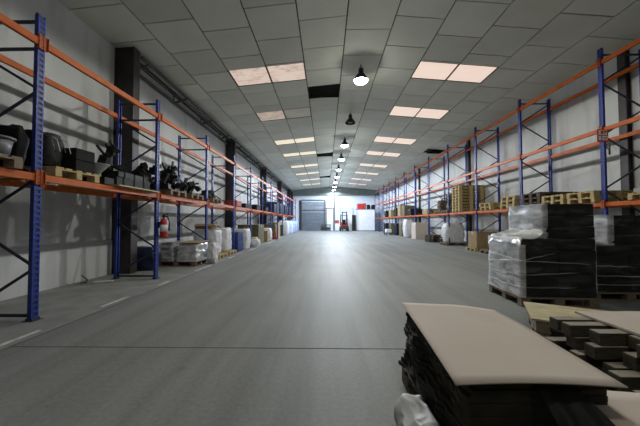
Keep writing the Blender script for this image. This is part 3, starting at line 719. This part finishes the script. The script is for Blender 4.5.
# hand pallet truck
t = thing('pallet_truck', 'small reddish hand pallet truck beside the left rack', 'pallet truck', (-3.75, 21.0, 0.0), 0.2)
b = MB()
for s in (-1, 1): b.box((s * .2, .3, .085), (.15, 1.1, .05), bev=.01)
b.box((0, -.3, .12), (.5, .2, .12), bev=.02); b.build('forks', M['redbox'], t)
b = MB(); b.box((0, -.38, .38), (.18, .14, .45), bev=.02); b.build('pump', M['redbox'], t)
b = MB(); b.tube([(0, -.42, .5), (0, -.62, 1.15)], .022, 8); b.tube([(-.15, -.62, 1.15), (-.16, -.66, 1.28), (.16, -.66, 1.28), (.15, -.62, 1.15), (-.15, -.62, 1.15)], .016, 8); b.build('handle', M['dark'], t, True)
for x in (-.08, .08):
    b = MB(); b.tube([(x - .03, -.38, .09), (x + .03, -.38, .09)], .085, 16); b.build('wheel', M['rubber'], t, True)
for i, (y, h, m, lab) in enumerate(((22.6, 1.1, 'olivecard', 'olive carton just beyond the pallet truck'), (24.3, 1.2, 'card2', 'brown carton second beyond the pallet truck'), (26.0, 1.0, 'blackbox', 'dark carton third beyond the pallet truck'))):
    carton('large_carton', lab, 'box', (-4.4, y, 0.01), (0.9, 1.1, h), M[m])
for i, (y, m) in enumerate(((27.8, 'bag'), (29.4, 'palebluebag'), (31.0, 'bag'), (33.0, 'palebluebag'), (35.4, 'palebluebag'))):
    bulk_bag('%s bulk bag near the far end of the left rack, %s of five' % ('white' if m == 'bag' else 'pale blue', ['first', 'second', 'third', 'fourth', 'last'][i]), (-4.1, y, 0.01), (1.0, 1.0, 1.35), m, 0, 'bulk bags at the far left', 30 + i)
# litter at the foot of the left wall
b = MB(); b.box((0, 0, .012), (.35, .12, .02), rot=(0, 0, .4)); o = b.build('paper_scrap', M['label']); o.location = (-4.85, 6.2, 0.01); tag(o, 'flat white scrap on the floor by the left wall', 'scrap')
b = MB(); b.tube([(0, 0, 0.02), (.1, .05, .03), (.2, -.05, .10), (.12, -.1, .2)], .012, 6); o = b.build('cable_end', M['rubber'], None, True); o.location = (-5.2, 6.0, 0.01); tag(o, 'short loose black cable curling up by the left wall', 'cable')
b = MB(); b.box((0, 0, 0), (0.003, 0.07, 0.17)); o = b.build('sticker', M['label']); o.location = (-3.855, 6.577, 2.75); tag(o, 'pale load sticker on the second left upright', 'sticker')
o.data.transform(Matrix.Identity(4))

# ---------------- right rack, first level
def rp(px): return 1897.0 / (px - 326)
xr = 7.12
pallet_stack('oldwood', xr, 5.0, R1, 2, 'weathered pallet on the right rack at the picture edge', 'pallets on the right rack')
pallet_stack('wood', xr, 5.95, R1, 1, 'pallet under a grey carton on the right rack, near end', 'pallets on the right rack')
carton('cardboard_box', 'grey-beige carton on the right rack right of the red sign', 'box', (xr - .1, 5.95, R1 + PH), (0.9, 0.62, 0.09), M['greybag'], 0.02, None, False)
pallet_stack('wood', xr, 7.48, R1, 2, 'yellow pallet left of the signed upright', 'pallets on the right rack')
pallet_stack('wood', xr, 8.40, R1, 2, 'yellow pallet, second pile left of the signed upright', 'pallets on the right rack')
pallet_stack('darkwood', xr, 9.25, R1, 3, 'dark brown pallet right of the second right upright', 'pallets on the right rack')
pallet_stack('wood', xr, 10.45, R1, 3, 'yellow pallet, pile just left of the second right upright', 'pallets on the right rack')
pallet_stack('wood', xr, 11.9, R1, 2, 'low yellow pallet right of the third right upright', 'pallets on the right rack')
pallet_stack('wood', xr, 14.55, R1, 9, 'yellow pallet in the tall stack on the right rack', 'pallets in the tall stack')
def net_heap(label, loc, w, d, h, seed):
    t = thing('netted_heap', label, 'heap', loc)
    blob(w, d, h, seed, .09, .05, 10).build('heap', M['bronze'], t)
    m = MB(); r = random.Random(seed)
    for k in range(22):
        x = r.uniform(-.5, .5) * w; y = r.uniform(-.5, .5) * d
        m.bar((x, y, h * r.uniform(.2, .7)), (x + r.uniform(-.4, .4), y + r.uniform(-.4, .4), h * r.uniform(.8, 1.25)), .025, .03)
    m.build('poles', M['darkwood'], t); return t
pallet_stack('oldwood', xr, 15.95, R1, 1, 'weathered pallet under the nearer netted heap', None)
net_heap('tangled brown netted heap beside the tall pallet stack', (xr - .05, 15.88, R1 + PH), .8, .62, .85, 3)
pallet_stack('oldwood', xr, 17.0, R1, 1, 'weathered pallet under the farther netted heap', None)
net_heap('second tangled brown netted heap farther along the right rack', (xr - .05, 17.1, R1 + PH), .8, .6, .6, 4)
carton('cardboard_box', 'low brown carton on the right rack past the netted heaps', 'box', (xr - .1, 19.2, R1), (.9, 1.0, .35), M['card2'])
for i, (y, h, m) in enumerate(((22.8, .5, 'blackbox'), (24.6, .85, 'olivecard'), (25.9, .95, 'card2'), (27.4, .8, 'blackbox'), (29.6, .7, 'card2'), (31.8, .7, 'blackbox'))):
    carton('large_carton', '%s carton far along the right rack, %s from the front' % ({'blackbox': 'black', 'olivecard': 'olive', 'redbox': 'reddish', 'card2': 'brown'}[m], ORD[i]), 'box', (xr - .1, y, R1), (.9, 1.0, h), M[m], 0, 'cartons far along the right rack')
# red load sign on the first right upright
t = thing('load_sign', 'red and white pictogram sign on the first right upright', 'sign', (6.50, 6.89, 2.0))
t.location = (6.555, 6.87, 3.33)
b = MB(); b.box((0, 0, 0), (0.26, 0.006, 0.30)); b.build('plate', M['red'], t)
b = MB(); b.box((.0, -.005, .075), (.20, .003, .12)); b.box((-.07, -.005, -.06), (.06, .003, .10)); b.box((.05, -.005, -.06), (.12, .003, .10)); b.build('white_fields', M['label'], t)
for c, d in (((-.02, -.008, .075), (.05, .003, .07)), ((.045, -.008, .06), (.03, .003, .04)), ((.05, -.008, -.05), (.08, .003, .02)), ((.05, -.008, -.08), (.08, .003, .012))):
    b = MB(); b.box(c, d); b.build('pictogram', M['red'], t)
t = thing('beam_hook', 'small dark hook hanging from the second right beams', 'hook', (7.58, 7.85, 3.42))
b = MB(); b.box((0, 0, -.05), (.04, .10, .02)); b.bar((0, -.08, -.02), (0, -.08, -.34), .03, .03); b.bar((0, .06, -.06), (0, -.06, -.2), .02, .02); b.build('hook_body', M['dark'], t)

# ---------------- right side, at floor level
put_pallet('wood', (6.95, 10.35, 0.005), 0, 'yellow pallet under film-wrapped bits behind the big wrapped pallet')
t = thing('wrapped_load', 'loose white film bundle on a low pallet behind the big wrapped pallet', 'wrapped load', (6.9, 10.35, 0.005 + PH))
blob(1.0, .66, .42, 14, .06, .1).build('load', M['greybag'], t, True); film_shell(1.02, .7, .44, 14, .06, slump=.05).build('film', M['filmwhite'], t, True)
put_pallet('wood', (7.0, 12.9, 0.005), 0, 'yellow pallet under the square brown carton on the right', None)
carton('large_carton', 'square brown carton on a pallet below the tall pallet stacks', 'box', (6.92, 12.9, 0.005 + PH), (0.86, 0.76, 0.70), M['card2'])
put_pallet('oldwood', (7.0, 11.75, 0.005), 0, 'weathered empty pallet before the square brown carton', None)
put_pallet('oldwood', (7.0, 15.9, 0.005), 0, 'weathered pallet under the wide white bag on the right', None)
bulk_bag('wide white wrapped bag below the netted heap on the right', (6.95, 15.9, 0.005 + PH), (0.98, 0.76, 1.05), 'bag', 0, 'white bags below the right rack', 15)
pallet_stack('darkwood', 6.98, 18.3, 0.005, 3, 'dark pallet in the low stack below the right rack', 'low dark pallet stack')
carton('large_carton', 'tall tan carton below the right rack beyond the dark pallets', 'box', (6.9, 21.3, 0.01), (0.9, 1.0, 1.2), M['card'])
bulk_bag('tall narrow white bag beyond the tall tan carton', (6.75, 23.6, 0.01), (0.75, 0.9, 1.45), 'bag', 0, 'white bags below the right rack', 16)
for i, (y, m) in enumerate(((25.6, 'olivecard'), (27.5, 'blackbox'), (29.8, 'olivecard'), (32.2, 'blackbox'))):
    carton('large_carton', '%s carton on the floor far down the right rack, %s from the front' % ('olive' if m == 'olivecard' else 'black', ORD[i]), 'box', (7.0, y, 0.01), (.8, 1.0, 1.1), M[m], 0, 'cartons on the floor at the far right')
t = thing('trolley', 'low trolley with a pale box beside the far right rack', 'trolley', (5.95, 27.6, 0))
b = MB(); b.box((0, 0, .22), (.7, 1.0, .05)); b.tube([(-.3, .5, .22), (-.3, .52, .8), (.3, .52, .8), (.3, .5, .22)], .02, 8); b.build('deck', M['dark'], t)
for sx in (-1, 1):
    for sy in (-1, 1):
        b = MB(); b.tube([(sx * .26 - .02, sy * .4, .09), (sx * .26 + .02, sy * .4, .09)], .09, 14); b.bar((sx * .26, sy * .4, .09), (sx * .26, sy * .4, .2), .03, .03); b.build('wheel', M['rubber'], t, True)
carton('cardboard_box', 'pale box on the low trolley at the far right', 'box', (5.95, 27.55, 0.246), (.5, .6, .32), M['label'])

# ================================================================ big film-wrapped pallets, right foreground
def big_wrapped(label, loc, rz, lower, upper, upoff, seed, plabel, nlay=(5, 3)):
    p = pallet('wooden_pallet', 'oldwood', lower[0] + .04, lower[1] + .02, plabel, loc, rz, None)
    t = thing('wrapped_cartons', label, 'wrapped load', (loc[0], loc[1], loc[2] + PH + 0.002), rz)
    z = 0; r = random.Random(seed); w, d, h = lower
    for k in range(nlay[0]):
        hh = h / nlay[0]; dx, dy = r.uniform(-.012, .012), r.uniform(-.012, .012)
        b = MB()
        for sx in (-1, 1):
            for sy in (-1, 1): b.box((sx * w / 4 + dx, sy * d / 4 + dy, z + hh / 2), (w / 2 - .006, d / 2 - .006, hh - .008), bev=.008)
        b.box((dx, dy, z + hh - .004), (w * .99, d * .99, .004))
        b.build('carton_layer', M['blackbox'], t); z += hh
    w2, d2, h2 = upper
    for k in range(nlay[1]):
        hh = h2 / nlay[1]; dx, dy = upoff[0] + r.uniform(-.01, .01), upoff[1] + r.uniform(-.01, .01)
        b = MB()
        for sx in (-1, 1): b.box((sx * w2 / 4 + dx, dy, z + hh / 2), (w2 / 2 - .006, d2, hh - .006), bev=.008)
        b.box((dx, dy, z + hh - .003), (w2 + .006, d2 + .006, .006)); b.build('carton_layer', M['blackbox'], t); z += hh
    f = film_shell(w, d, h, seed, .022, 16, 18, slump=.03)
    o = f.build('film', M['filmthin'], t, True)
    f2 = film_shell(w2, d2, h2 + .03, seed + 1, .022, 14, 12); o2 = f2.build('film', M['filmthin'], t, True); o2.location = (upoff[0], upoff[1], h - .02)
    return t, o, o2
def faces_lamplit(o, sx=True, m='film'):
    """whiter film on the aisle side paints in the glancing lamp light"""
    o.data.materials.append(M[m])
    for p in o.data.polygons:
        if p.center.x < -0.49 * o.dimensions.x * 0.0 - 0.0 and p.normal.x < -0.45: p.material_index = 1
    return o
A, fa, fb = big_wrapped('large film-wrapped stack of black cartons, the whole one beside the aisle', (3.585, 4.96, 0.0), -0.06, (1.08, 0.96, 0.90), (0.72, 0.93, 0.53), (0.18, 0.0), 2, 'weathered pallet under the large film-wrapped black cartons')
B, fc, fd = big_wrapped('film-wrapped stack of black cartons cut off by the right picture edge', (4.99, 5.32, 0.0), -0.03, (1.2, 1.0, 0.76), (0.80, 0.90, 0.50), (0.20, 0.05), 5, 'weathered pallet under the right-hand film-wrapped cartons')
# bundled film over the ledge of the first stack
for o in (fa, fb, fc, fd):
    if not o: continue
    o.data.materials.append(M['film'])  # whiter film on the aisle side stands in for lamp light
    for p in o.data.polygons:
        # outward direction from the middle of the load
        c = p.center
        if c.x < -0.455 * max(o.dimensions.x - .06, .1): p.material_index = 1
f = MB(); g = 12; vs = []; fs = []
for a in range(g + 1):
    for c in range(g + 1):
        u = a / g; v = c / g
        x = -0.565 + 0.36 * u; y = -0.485 + 0.97 * v
        z = 0.93 + 0.06 * noise.noise(Vector((x * 9, y * 5, 3))) + (0.10 * u * u) - (0.12 if a == 0 else 0) - (0.06 if c in (0, g) else 0)
        vs.append((x, y, z))
for a in range(g):
    for c in range(g): fs.append((a * (g + 1) + c, (a + 1) * (g + 1) + c, (a + 1) * (g + 1) + c + 1, a * (g + 1) + c + 1))
f.add(vs, fs); f.build('film_fold', M['film'], A, True)
def wrinkles(T, w, d, h, seed, n=9):
    # ropes of gathered film running diagonally round the load
    r = random.Random(seed)
    for k in range(n):
        z0 = h * (.15 + .7 * k / n); z1 = min(h * .97, z0 + r.uniform(-.1, .42)); pts = []
        xe = r.uniform(-.1, w / 2)
        for q in range(5): u = q / 4; pts.append((-w / 2 - .030 - .012 * math.sin(u * PI), d / 2 - u * (d + .02), z0 + (z1 - z0) * u * .5 + .01 * math.sin(q * 2 + k)))
        for q in range(1, 6): u = q / 5; pts.append((-w / 2 - .02 + u * (xe + w / 2), -d / 2 - .034, z0 + (z1 - z0) * (.5 + .5 * u) + .006 * math.sin(q * 3 + k)))
        rad = [0.002 + 0.003 * abs(math.sin(i * 1.3 + k)) for i in range(len(pts))]; rad[-1] = 0.001
        b = MB(); b.tube(pts, rad, 5); b.build('gathered_film', M['film'], T, True)
wrinkles(A, 1.08, .96, .90, 3, 4); wrinkles(B, 1.2, 1.0, .76, 8, 3)

# ================================================================ timber stack, right foreground
b = MB()
for k in range(6): b.box((0.0, -0.32 + k * 0.128, 0.0), (1.3, 0.122, 0.02))
t = thing('board_pallet', 'pale boarded pallet behind the dark timbers', 'pallet', (3.02, 3.27, 0.0), -0.5)
o = b.build('top_boards', M['pale'], t); o.location = (0, 0, 0.235)
for x in (-.55, 0, .55):
    b = MB(); b.box((0, 0, 0), (.12, .74, .10)); o = b.build('bearer', M['oldwood'], t); o.location = (x, 0, .172)
    b = MB(); b.box((0, 0, 0), (.14, .74, .02)); o = b.build('bottom_board', M['oldwood'], t); o.location = (x, 0, .110)
for x in (-.55, 0, .55):
    for y in (-.3, 0, .3):
        b = MB(); b.box((0, 0, 0), (.12, .12, .095)); o = b.build('block', M['oldwood'], t); o.location = (x, y, .05)
tb = [0.0, 0.118, 0.236, 0.354]
r = random.Random(11)
LAYN = ['bottom', 'second', 'third', 'top']
# bearers under the timber
for j, (x) in enumerate((2.25, 2.75)):
    b = MB(); b.box((0, 0, 0.0225), (0.10, 1.5, 0.045)); o = b.build('timber_bearer', M['timber']); o.location = (x, 2.05, 0); tag(o, 'dark bearer lying under the timbers, %s' % ('aisle side' if j == 0 else 'wall side'), 'timber', 'timber bearers')
TW = 0.098
for k in range(4):
    y = 1.34 + 0.05 * (k % 2); j = 0
    while y < [2.86, 2.84, 2.80, 2.74][k]:
        xe = [2.08, 2.11, 2.16, 2.22][k] + r.choice([-.16, -.08, 0, .05, .11]); L = 3.15 - xe + r.uniform(-.05, .08); hh = TW - r.uniform(0.0, .004)
        b = MB(); b.box((L / 2, 0, hh / 2), (L, TW, hh), bev=0.004)
        o = b.build('timber', [M['timber'], M['timbertop']])
        for p in o.data.polygons:
            if p.normal.z > 0.9 or p.normal.x < -0.9: p.material_index = 1 if p.normal.z > 0.9 else 0
        o.location = (xe, y, 0.045 + k * (TW + 0.001))
        tag(o, 'dark squared timber with pale top, %s layer, %s from the front' % (['bottom', 'second', 'third', 'top'][k], ORD[j].replace('nearest', 'first')), 'timber', 'squared timbers, ' + ['bottom', 'second', 'third', 'top'][k] + ' layer')
        y += r.uniform(0.115, 0.21); j += 1
b = MB(); b.add([(0, -1.35, 0), (1.0, -1.35, 0), (1.05, 0, 0), (-.02, 0, 0), (0, -1.35, .018), (1.0, -1.35, .018), (1.05, 0, .018), (-.02, 0, .018)], [(3, 2, 1, 0), (4, 5, 6, 7), (0, 1, 5, 4), (1, 2, 6, 5), (2, 3, 7, 6), (3, 0, 4, 7)])
o = b.build('cover_board', [M['card']]); o.location = (2.38, 2.80, 0.045 + 4 * (TW + 0.001) + 0.003); tag(o, 'pale flat board covering the dark timbers', 'board')

# ================================================================ cardboard-covered load, near foreground
def sheet_mesh(corners, zf, nu=16, nv=18, th=0.006):
    """quad sheet, corners near-left, near-right, far-right, far-left; zf(u, v) = height"""
    m = MB(); vs = []; fs = []
    for s in (0, th):
        for j in range(nv + 1):
            for i in range(nu + 1):
                u, v = i / nu, j / nv
                a = Vector(corners[0]).lerp(Vector(corners[1]), u); c = Vector(corners[3]).lerp(Vector(corners[2]), u); p = a.lerp(c, v)
                vs.append((p.x, p.y, zf(u, v) + s))
    n = (nu + 1) * (nv + 1)
    for j in range(nv):
        for i in range(nu):
            q = (j * (nu + 1) + i, j * (nu + 1) + i + 1, (j + 1) * (nu + 1) + i + 1, (j + 1) * (nu + 1) + i)
            fs.append(tuple(n + x for x in q)); fs.append(q[::-1])
    rim = [i for i in range(nu + 1)] + [j * (nu + 1) + nu for j in range(1, nv + 1)] + [nv * (nu + 1) + i for i in range(nu - 1, -1, -1)] + [j * (nu + 1) for j in range(nv - 1, 0, -1)]
    for a, c in zip(rim, rim[1:] + rim[:1]): fs.append((a, c, n + c, n + a))
    return m.add(vs, fs)
def zs(u, v):                     # gentle sag, far right corner bent down
    return 0.602 + 0.004 * math.sin(v * 5 + u * 2) - 0.10 * max(0, u + v - 1.55) ** 1.4 + 0.012 * math.sin(u * PI) * (1 - v) ** 4
o = sheet_mesh([(0.565, 1.285), (1.285, 1.27), (1.40, 2.44), (0.665, 2.565)], zs).build('cardboard_sheet', M['card'], None, True)
tag(o, 'large bare cardboard sheet lying on the nearest load', 'cardboard')
o = sheet_mesh([(1.09, 0.80), (2.0, 0.78), (2.05, 1.46), (1.19, 1.52)], lambda u, v: 0.465 - 0.03 * u, 8, 8).build('cardboard_sheet', M['card'], None, True)
tag(o, 'lower cardboard sheet poking out at the bottom right corner', 'cardboard')
t = thing('stacked_cartons', 'dark torn cartons stacked beneath the large cardboard sheet', 'cartons', (0.98, 1.9, 0.0), 0.04)
r = random.Random(4)
z = 0.150
for k in range(14):                # torn, uneven flat cartons
    h = 0.030; w = 0.60; d = 1.04
    pts = [(w / 2, -d / 2 - r.uniform(0, .015)), (w / 2, d / 2)]; npt = 26
    for q in range(npt + 1):
        y = d / 2 - d * q / npt; pts.append((-w / 2 - .01 + 0.075 * noise.noise(Vector((y * 4.5, k * 0.16, 2.2))) + 0.03 * noise.noise(Vector((y * 15, k * 0.5, 5))) - 0.05 * (1 - k / 14), y + (r.uniform(-.006, .006) if 0 < q < npt else -r.uniform(0, .012) if q else 0)))
    b = MB(); b.prism(pts, z, z + h - .002); b.build('carton_layer', M['torncard'], t); z += h
put_pallet('oldwood', (0.98, 1.9, 0.0), PI / 2 + 0.04, 'weathered pallet under the nearest cardboard-topped load', None, 1.1, 0.66)
o = blob(0.14, 0.32, 0.24, 22, .06, .3, 18).build('plastic_bag', M['bag'], None, True); o.location = (0.535, 1.70, 0.0); tag(o, 'crumpled white plastic bag at the foot of the nearest load', 'bag')
# black plastic sheets hanging between the two cardboard sheets
for k, (x0, y0, x1, y1, lab) in enumerate(((1.20, 1.30, 1.10, 0.95, 'folded black plastic sheet in front of the nearest load'),)):
    m = MB(); vs = []; fs = []; nu, nv = 14, 12
    for s in (0, .004):
        for j in range(nv + 1):
            for i in range(nu + 1):
                u, v = i / nu, j / nv
                x = 0.93 + 0.20 * u + .03 * math.sin(v * 3); y = 1.345 - 0.36 * v * (0.55 + 0.45 * u)
                zz = 0.570 - 0.16 * v - 0.025 * math.sin(u * 15 + v * 3) * v - 0.04 * u * v
                vs.append((x, y - s, zz + s))
    n = (nu + 1) * (nv + 1)
    for j in range(nv):
        for i in range(nu):
            q = (j * (nu + 1) + i, j * (nu + 1) + i + 1, (j + 1) * (nu + 1) + i + 1, (j + 1) * (nu + 1) + i); fs.append(tuple(n + x for x in q)); fs.append(q[::-1])
    m.add(vs, fs); o = m.build('plastic_sheet', M['black'], None, True); tag(o, lab, 'plastic sheet')

# ================================================================ far end of the hall
# roller door
t = thing('roller_door', 'grey sectional door in the back wall', 'door', (-1.85, YB - 0.02, 0))
t.name = 'door_1'
b = MB()
for k in range(8):
    b.box((0, -0.04, 0.26 + k * 0.52), (3.3, 0.05, 0.50), bev=.01, mi=1 if k < 5 else 0)
b.build('panels', [M['door'], M['doorlow']], t)
b = MB(); b.box((-1.85, -.08, 2.2), (.32, .16, 4.4)); b.box((1.75, -.08, 2.2), (.16, .16, 4.4)); b.build('side_frame', M['dark'], t)
b = MB(); b.tube([(-1.75, -.12, 4.2), (-1.6, -.12, 4.42), (1.6, -.12, 4.42), (1.75, -.12, 4.2)], .08, 10); b.build('top_roll', M['doorlow'], t)
b = MB(); b.box((0, -.09, 2.95), (3.3, .04, .12)); b.build('cross_bar', M['dark'], t)
tag(t, 'grey sectional door in the back wall', None, None, 'structure'); del t['category']
t = thing('door_2', 'white personnel door beside the grey door', 'door', (0.60, YB - 0.02, 0)); del t['category']; tag(t, kind='structure')
b = MB(); b.box((0, -.02, 1.5), (.86, .04, 3.0)); b.build('leaf', M['white'], t)
b = MB()
for s in (-1, 1): b.box((s * .50, -.04, 1.6), (.08, .08, 3.3))
b.box((0, -.04, 3.25), (1.08, .08, .08)); b.build('frame', M['dark'], t)
b = MB(); b.bar((.3, -.06, 1.3), (.3, -.1, 1.3), .03, .03); b.bar((.3, -.1, 1.3), (.18, -.1, 1.3), .025, .025); b.build('handle', M['dark'], t)
b = MB(); b.box((1.25, YB - .1, 2.95), (.16, .2, 5.9)); struct('pillar_10', b, M['tray'])
b = MB(); b.box((-5.0, YB - .2, 2.8), (.35, .4, 5.6)); struct('pillar_11', b, M['pillar'])
t = thing('workbench', 'low dark bench by the grey door', 'bench', (0.05, 41.2, 0))
b = MB(); b.box((0, 0, .82), (1.3, .6, .08)); b.build('top', M['dark'], t)
for sx in (-1, 1):
    for sy in (-1, 1): b = MB(); b.box((sx * .58, sy * .24, .39), (.07, .07, .78)); b.build('leg', M['dark'], t)
b = MB(); b.box((0, 0, .3), (1.2, .5, .3)); b.build('shelf', M['dark'], t)
# forklift
t = thing('forklift', 'red forklift with raised dark mast near the back wall', 'forklift', (2.45, 38.9, 0), 0.0)
b = MB(); b.box((0, 0, .55), (1.05, 1.5, .55), bev=.08); b.box((0, .65, .9), (1.05, .55, .6), bev=.1); b.build('chassis', M['red'], t)
for s in (-1, 1):
    b = MB(); b.box((s * .28, -.95, 1.35), (.12, .14, 2.5)); b.build('mast_rail', M['dark'], t)
for z in (.4, 1.5, 2.5): b = MB(); b.box((0, -.95, z), (.62, .08, .1)); b.build('mast_crossbar', M['dark'], t)
b = MB(); b.box((0, -1.05, .5), (.9, .06, .5)); b.build('fork_carriage', M['dark'], t)
for s in (-1, 1):
    b = MB(); b.box((s * .22, -1.55, .12), (.12, 1.0, .05)); b.box((s * .22, -1.08, .4), (.12, .05, .55)); b.build('fork', M['dark'], t)
b = MB()
for sx in (-1, 1):
    for y in (-.45, .75): b.bar((sx * .46, y, .8), (sx * .42, y * .7, 2.1), .06, .06)
b.box((0, .08, 2.12), (1.0, 1.1, .06)); b.build('overhead_guard', M['dark'], t)
b = MB(); b.box((0, .2, .95), (.5, .45, .14), bev=.04); b.box((0, .42, 1.25), (.5, .12, .5), bev=.04); b.build('seat', M['black'], t)
for sx in (-1, 1):
    for y, rr_ in ((-.55, .32), (.62, .28)): b = MB(); b.tube([(sx * .5 - .09, y, rr_), (sx * .5 + .09, y, rr_)], rr_, 18); b.build('wheel', M['rubber'], t, True)
t = thing('washing_unit', 'small white cabinet with red top left of the forklift', 'cabinet', (1.62, 40.3, 0)); t.name = 'small_cabinet'
b = MB(); b.box((0, 0, .5), (.7, .6, 1.0), bev=.03); b.build('body', M['white'], t)
b = MB(); b.box((-.05, 0, 1.25), (.55, .5, .45), bev=.05); b.build('red_box', M['redbox'], t)
b = MB(); b.box((0, -.31, .5), (.6, .02, .85)); b.build('door', M['white'], t)
t = thing('locker', 'narrow tall white locker between forklift and white container', 'locker', (3.35, 40.6, 0))
b = MB(); b.box((0, 0, 1.15), (.62, .5, 2.3), bev=.02); b.build('body', M['white'], t)
b = MB(); b.box((0, -.26, 1.15), (.56, .02, 2.2)); b.build('door', M['white'], t)
t = thing('gas_cylinder_rack', 'dark tall rack beside the white container', 'rack', (3.88, 39.9, 0)); t.name = 'dark_shelf_rack'
b = MB(); 
for s in (-1, 1): b.box((s * .22, 0, 1.1), (.05, .45, 2.2))
for z in (.2, .9, 1.6, 2.15): b.box((0, 0, z), (.44, .45, .05))
b.box((0, .2, 1.1), (.44, .03, 2.2)); b.build('frame', M['dark'], t)
t = thing('white_container', 'white site container against the back wall', 'container', (5.44, 40.2, 0))
b = MB(); b.box((0, 0, 1.47), (2.5, 2.2, 2.86), bev=.03); b.build('body', M['white'], t)
b = MB()
for s in (-1, 1): b.box((s * 1.22, -1.1, 1.47), (.08, .06, 2.9))
b.box((0, -1.1, .05), (2.5, .06, .1)); b.box((-1.0, -1.1, 1.47), (.03, .04, 2.8)); b.build('edge_frame', M['door'], t)
b = MB(); b.box((0, 0, 2.93), (2.6, 2.3, .06)); b.build('roof', M['door'], t)
carton('red_crate', 'red box on top of the white container, left end', 'box', (4.72, 39.7, 2.963), (.75, .8, .75), M['red'], 0.1)
carton('red_crate', 'dark red round-topped box beside the red one on the white container', 'box', (5.35, 39.7, 2.963), (.35, .6, .8), M['redbox'], 0)
for i, x in enumerate((5.90, 6.52)):
    o = blob(.46, .7, .62, 40 + i, .03, .08).build('dark_bag', M['black'], None, True); o.location = (x, 39.8, 2.963); tag(o, 'black sack on the white container, %s of two' % ('left' if i == 0 else 'right'), 'sack', 'black sacks on the container')
# thin goal-shaped pipe frame in front of the white locker
t = thing('pipe_frame', 'thin dark pipe frame standing between forklift and container', 'frame', (3.0, 41.2, 0))
b = MB()
b.tube([(-.95, 0, 0), (-.95, 0, 3.2), (.9, 0, 3.2), (.9, 0, 0)], .035, 8); b.build('pipe', M['dark'], t)
bulk_bag('pale blue bulk bag by the corner of the back wall', (-4.35, 40.0, 0.01), (1.0, 1.0, 1.6), 'palebluebag', 0, None, 50)
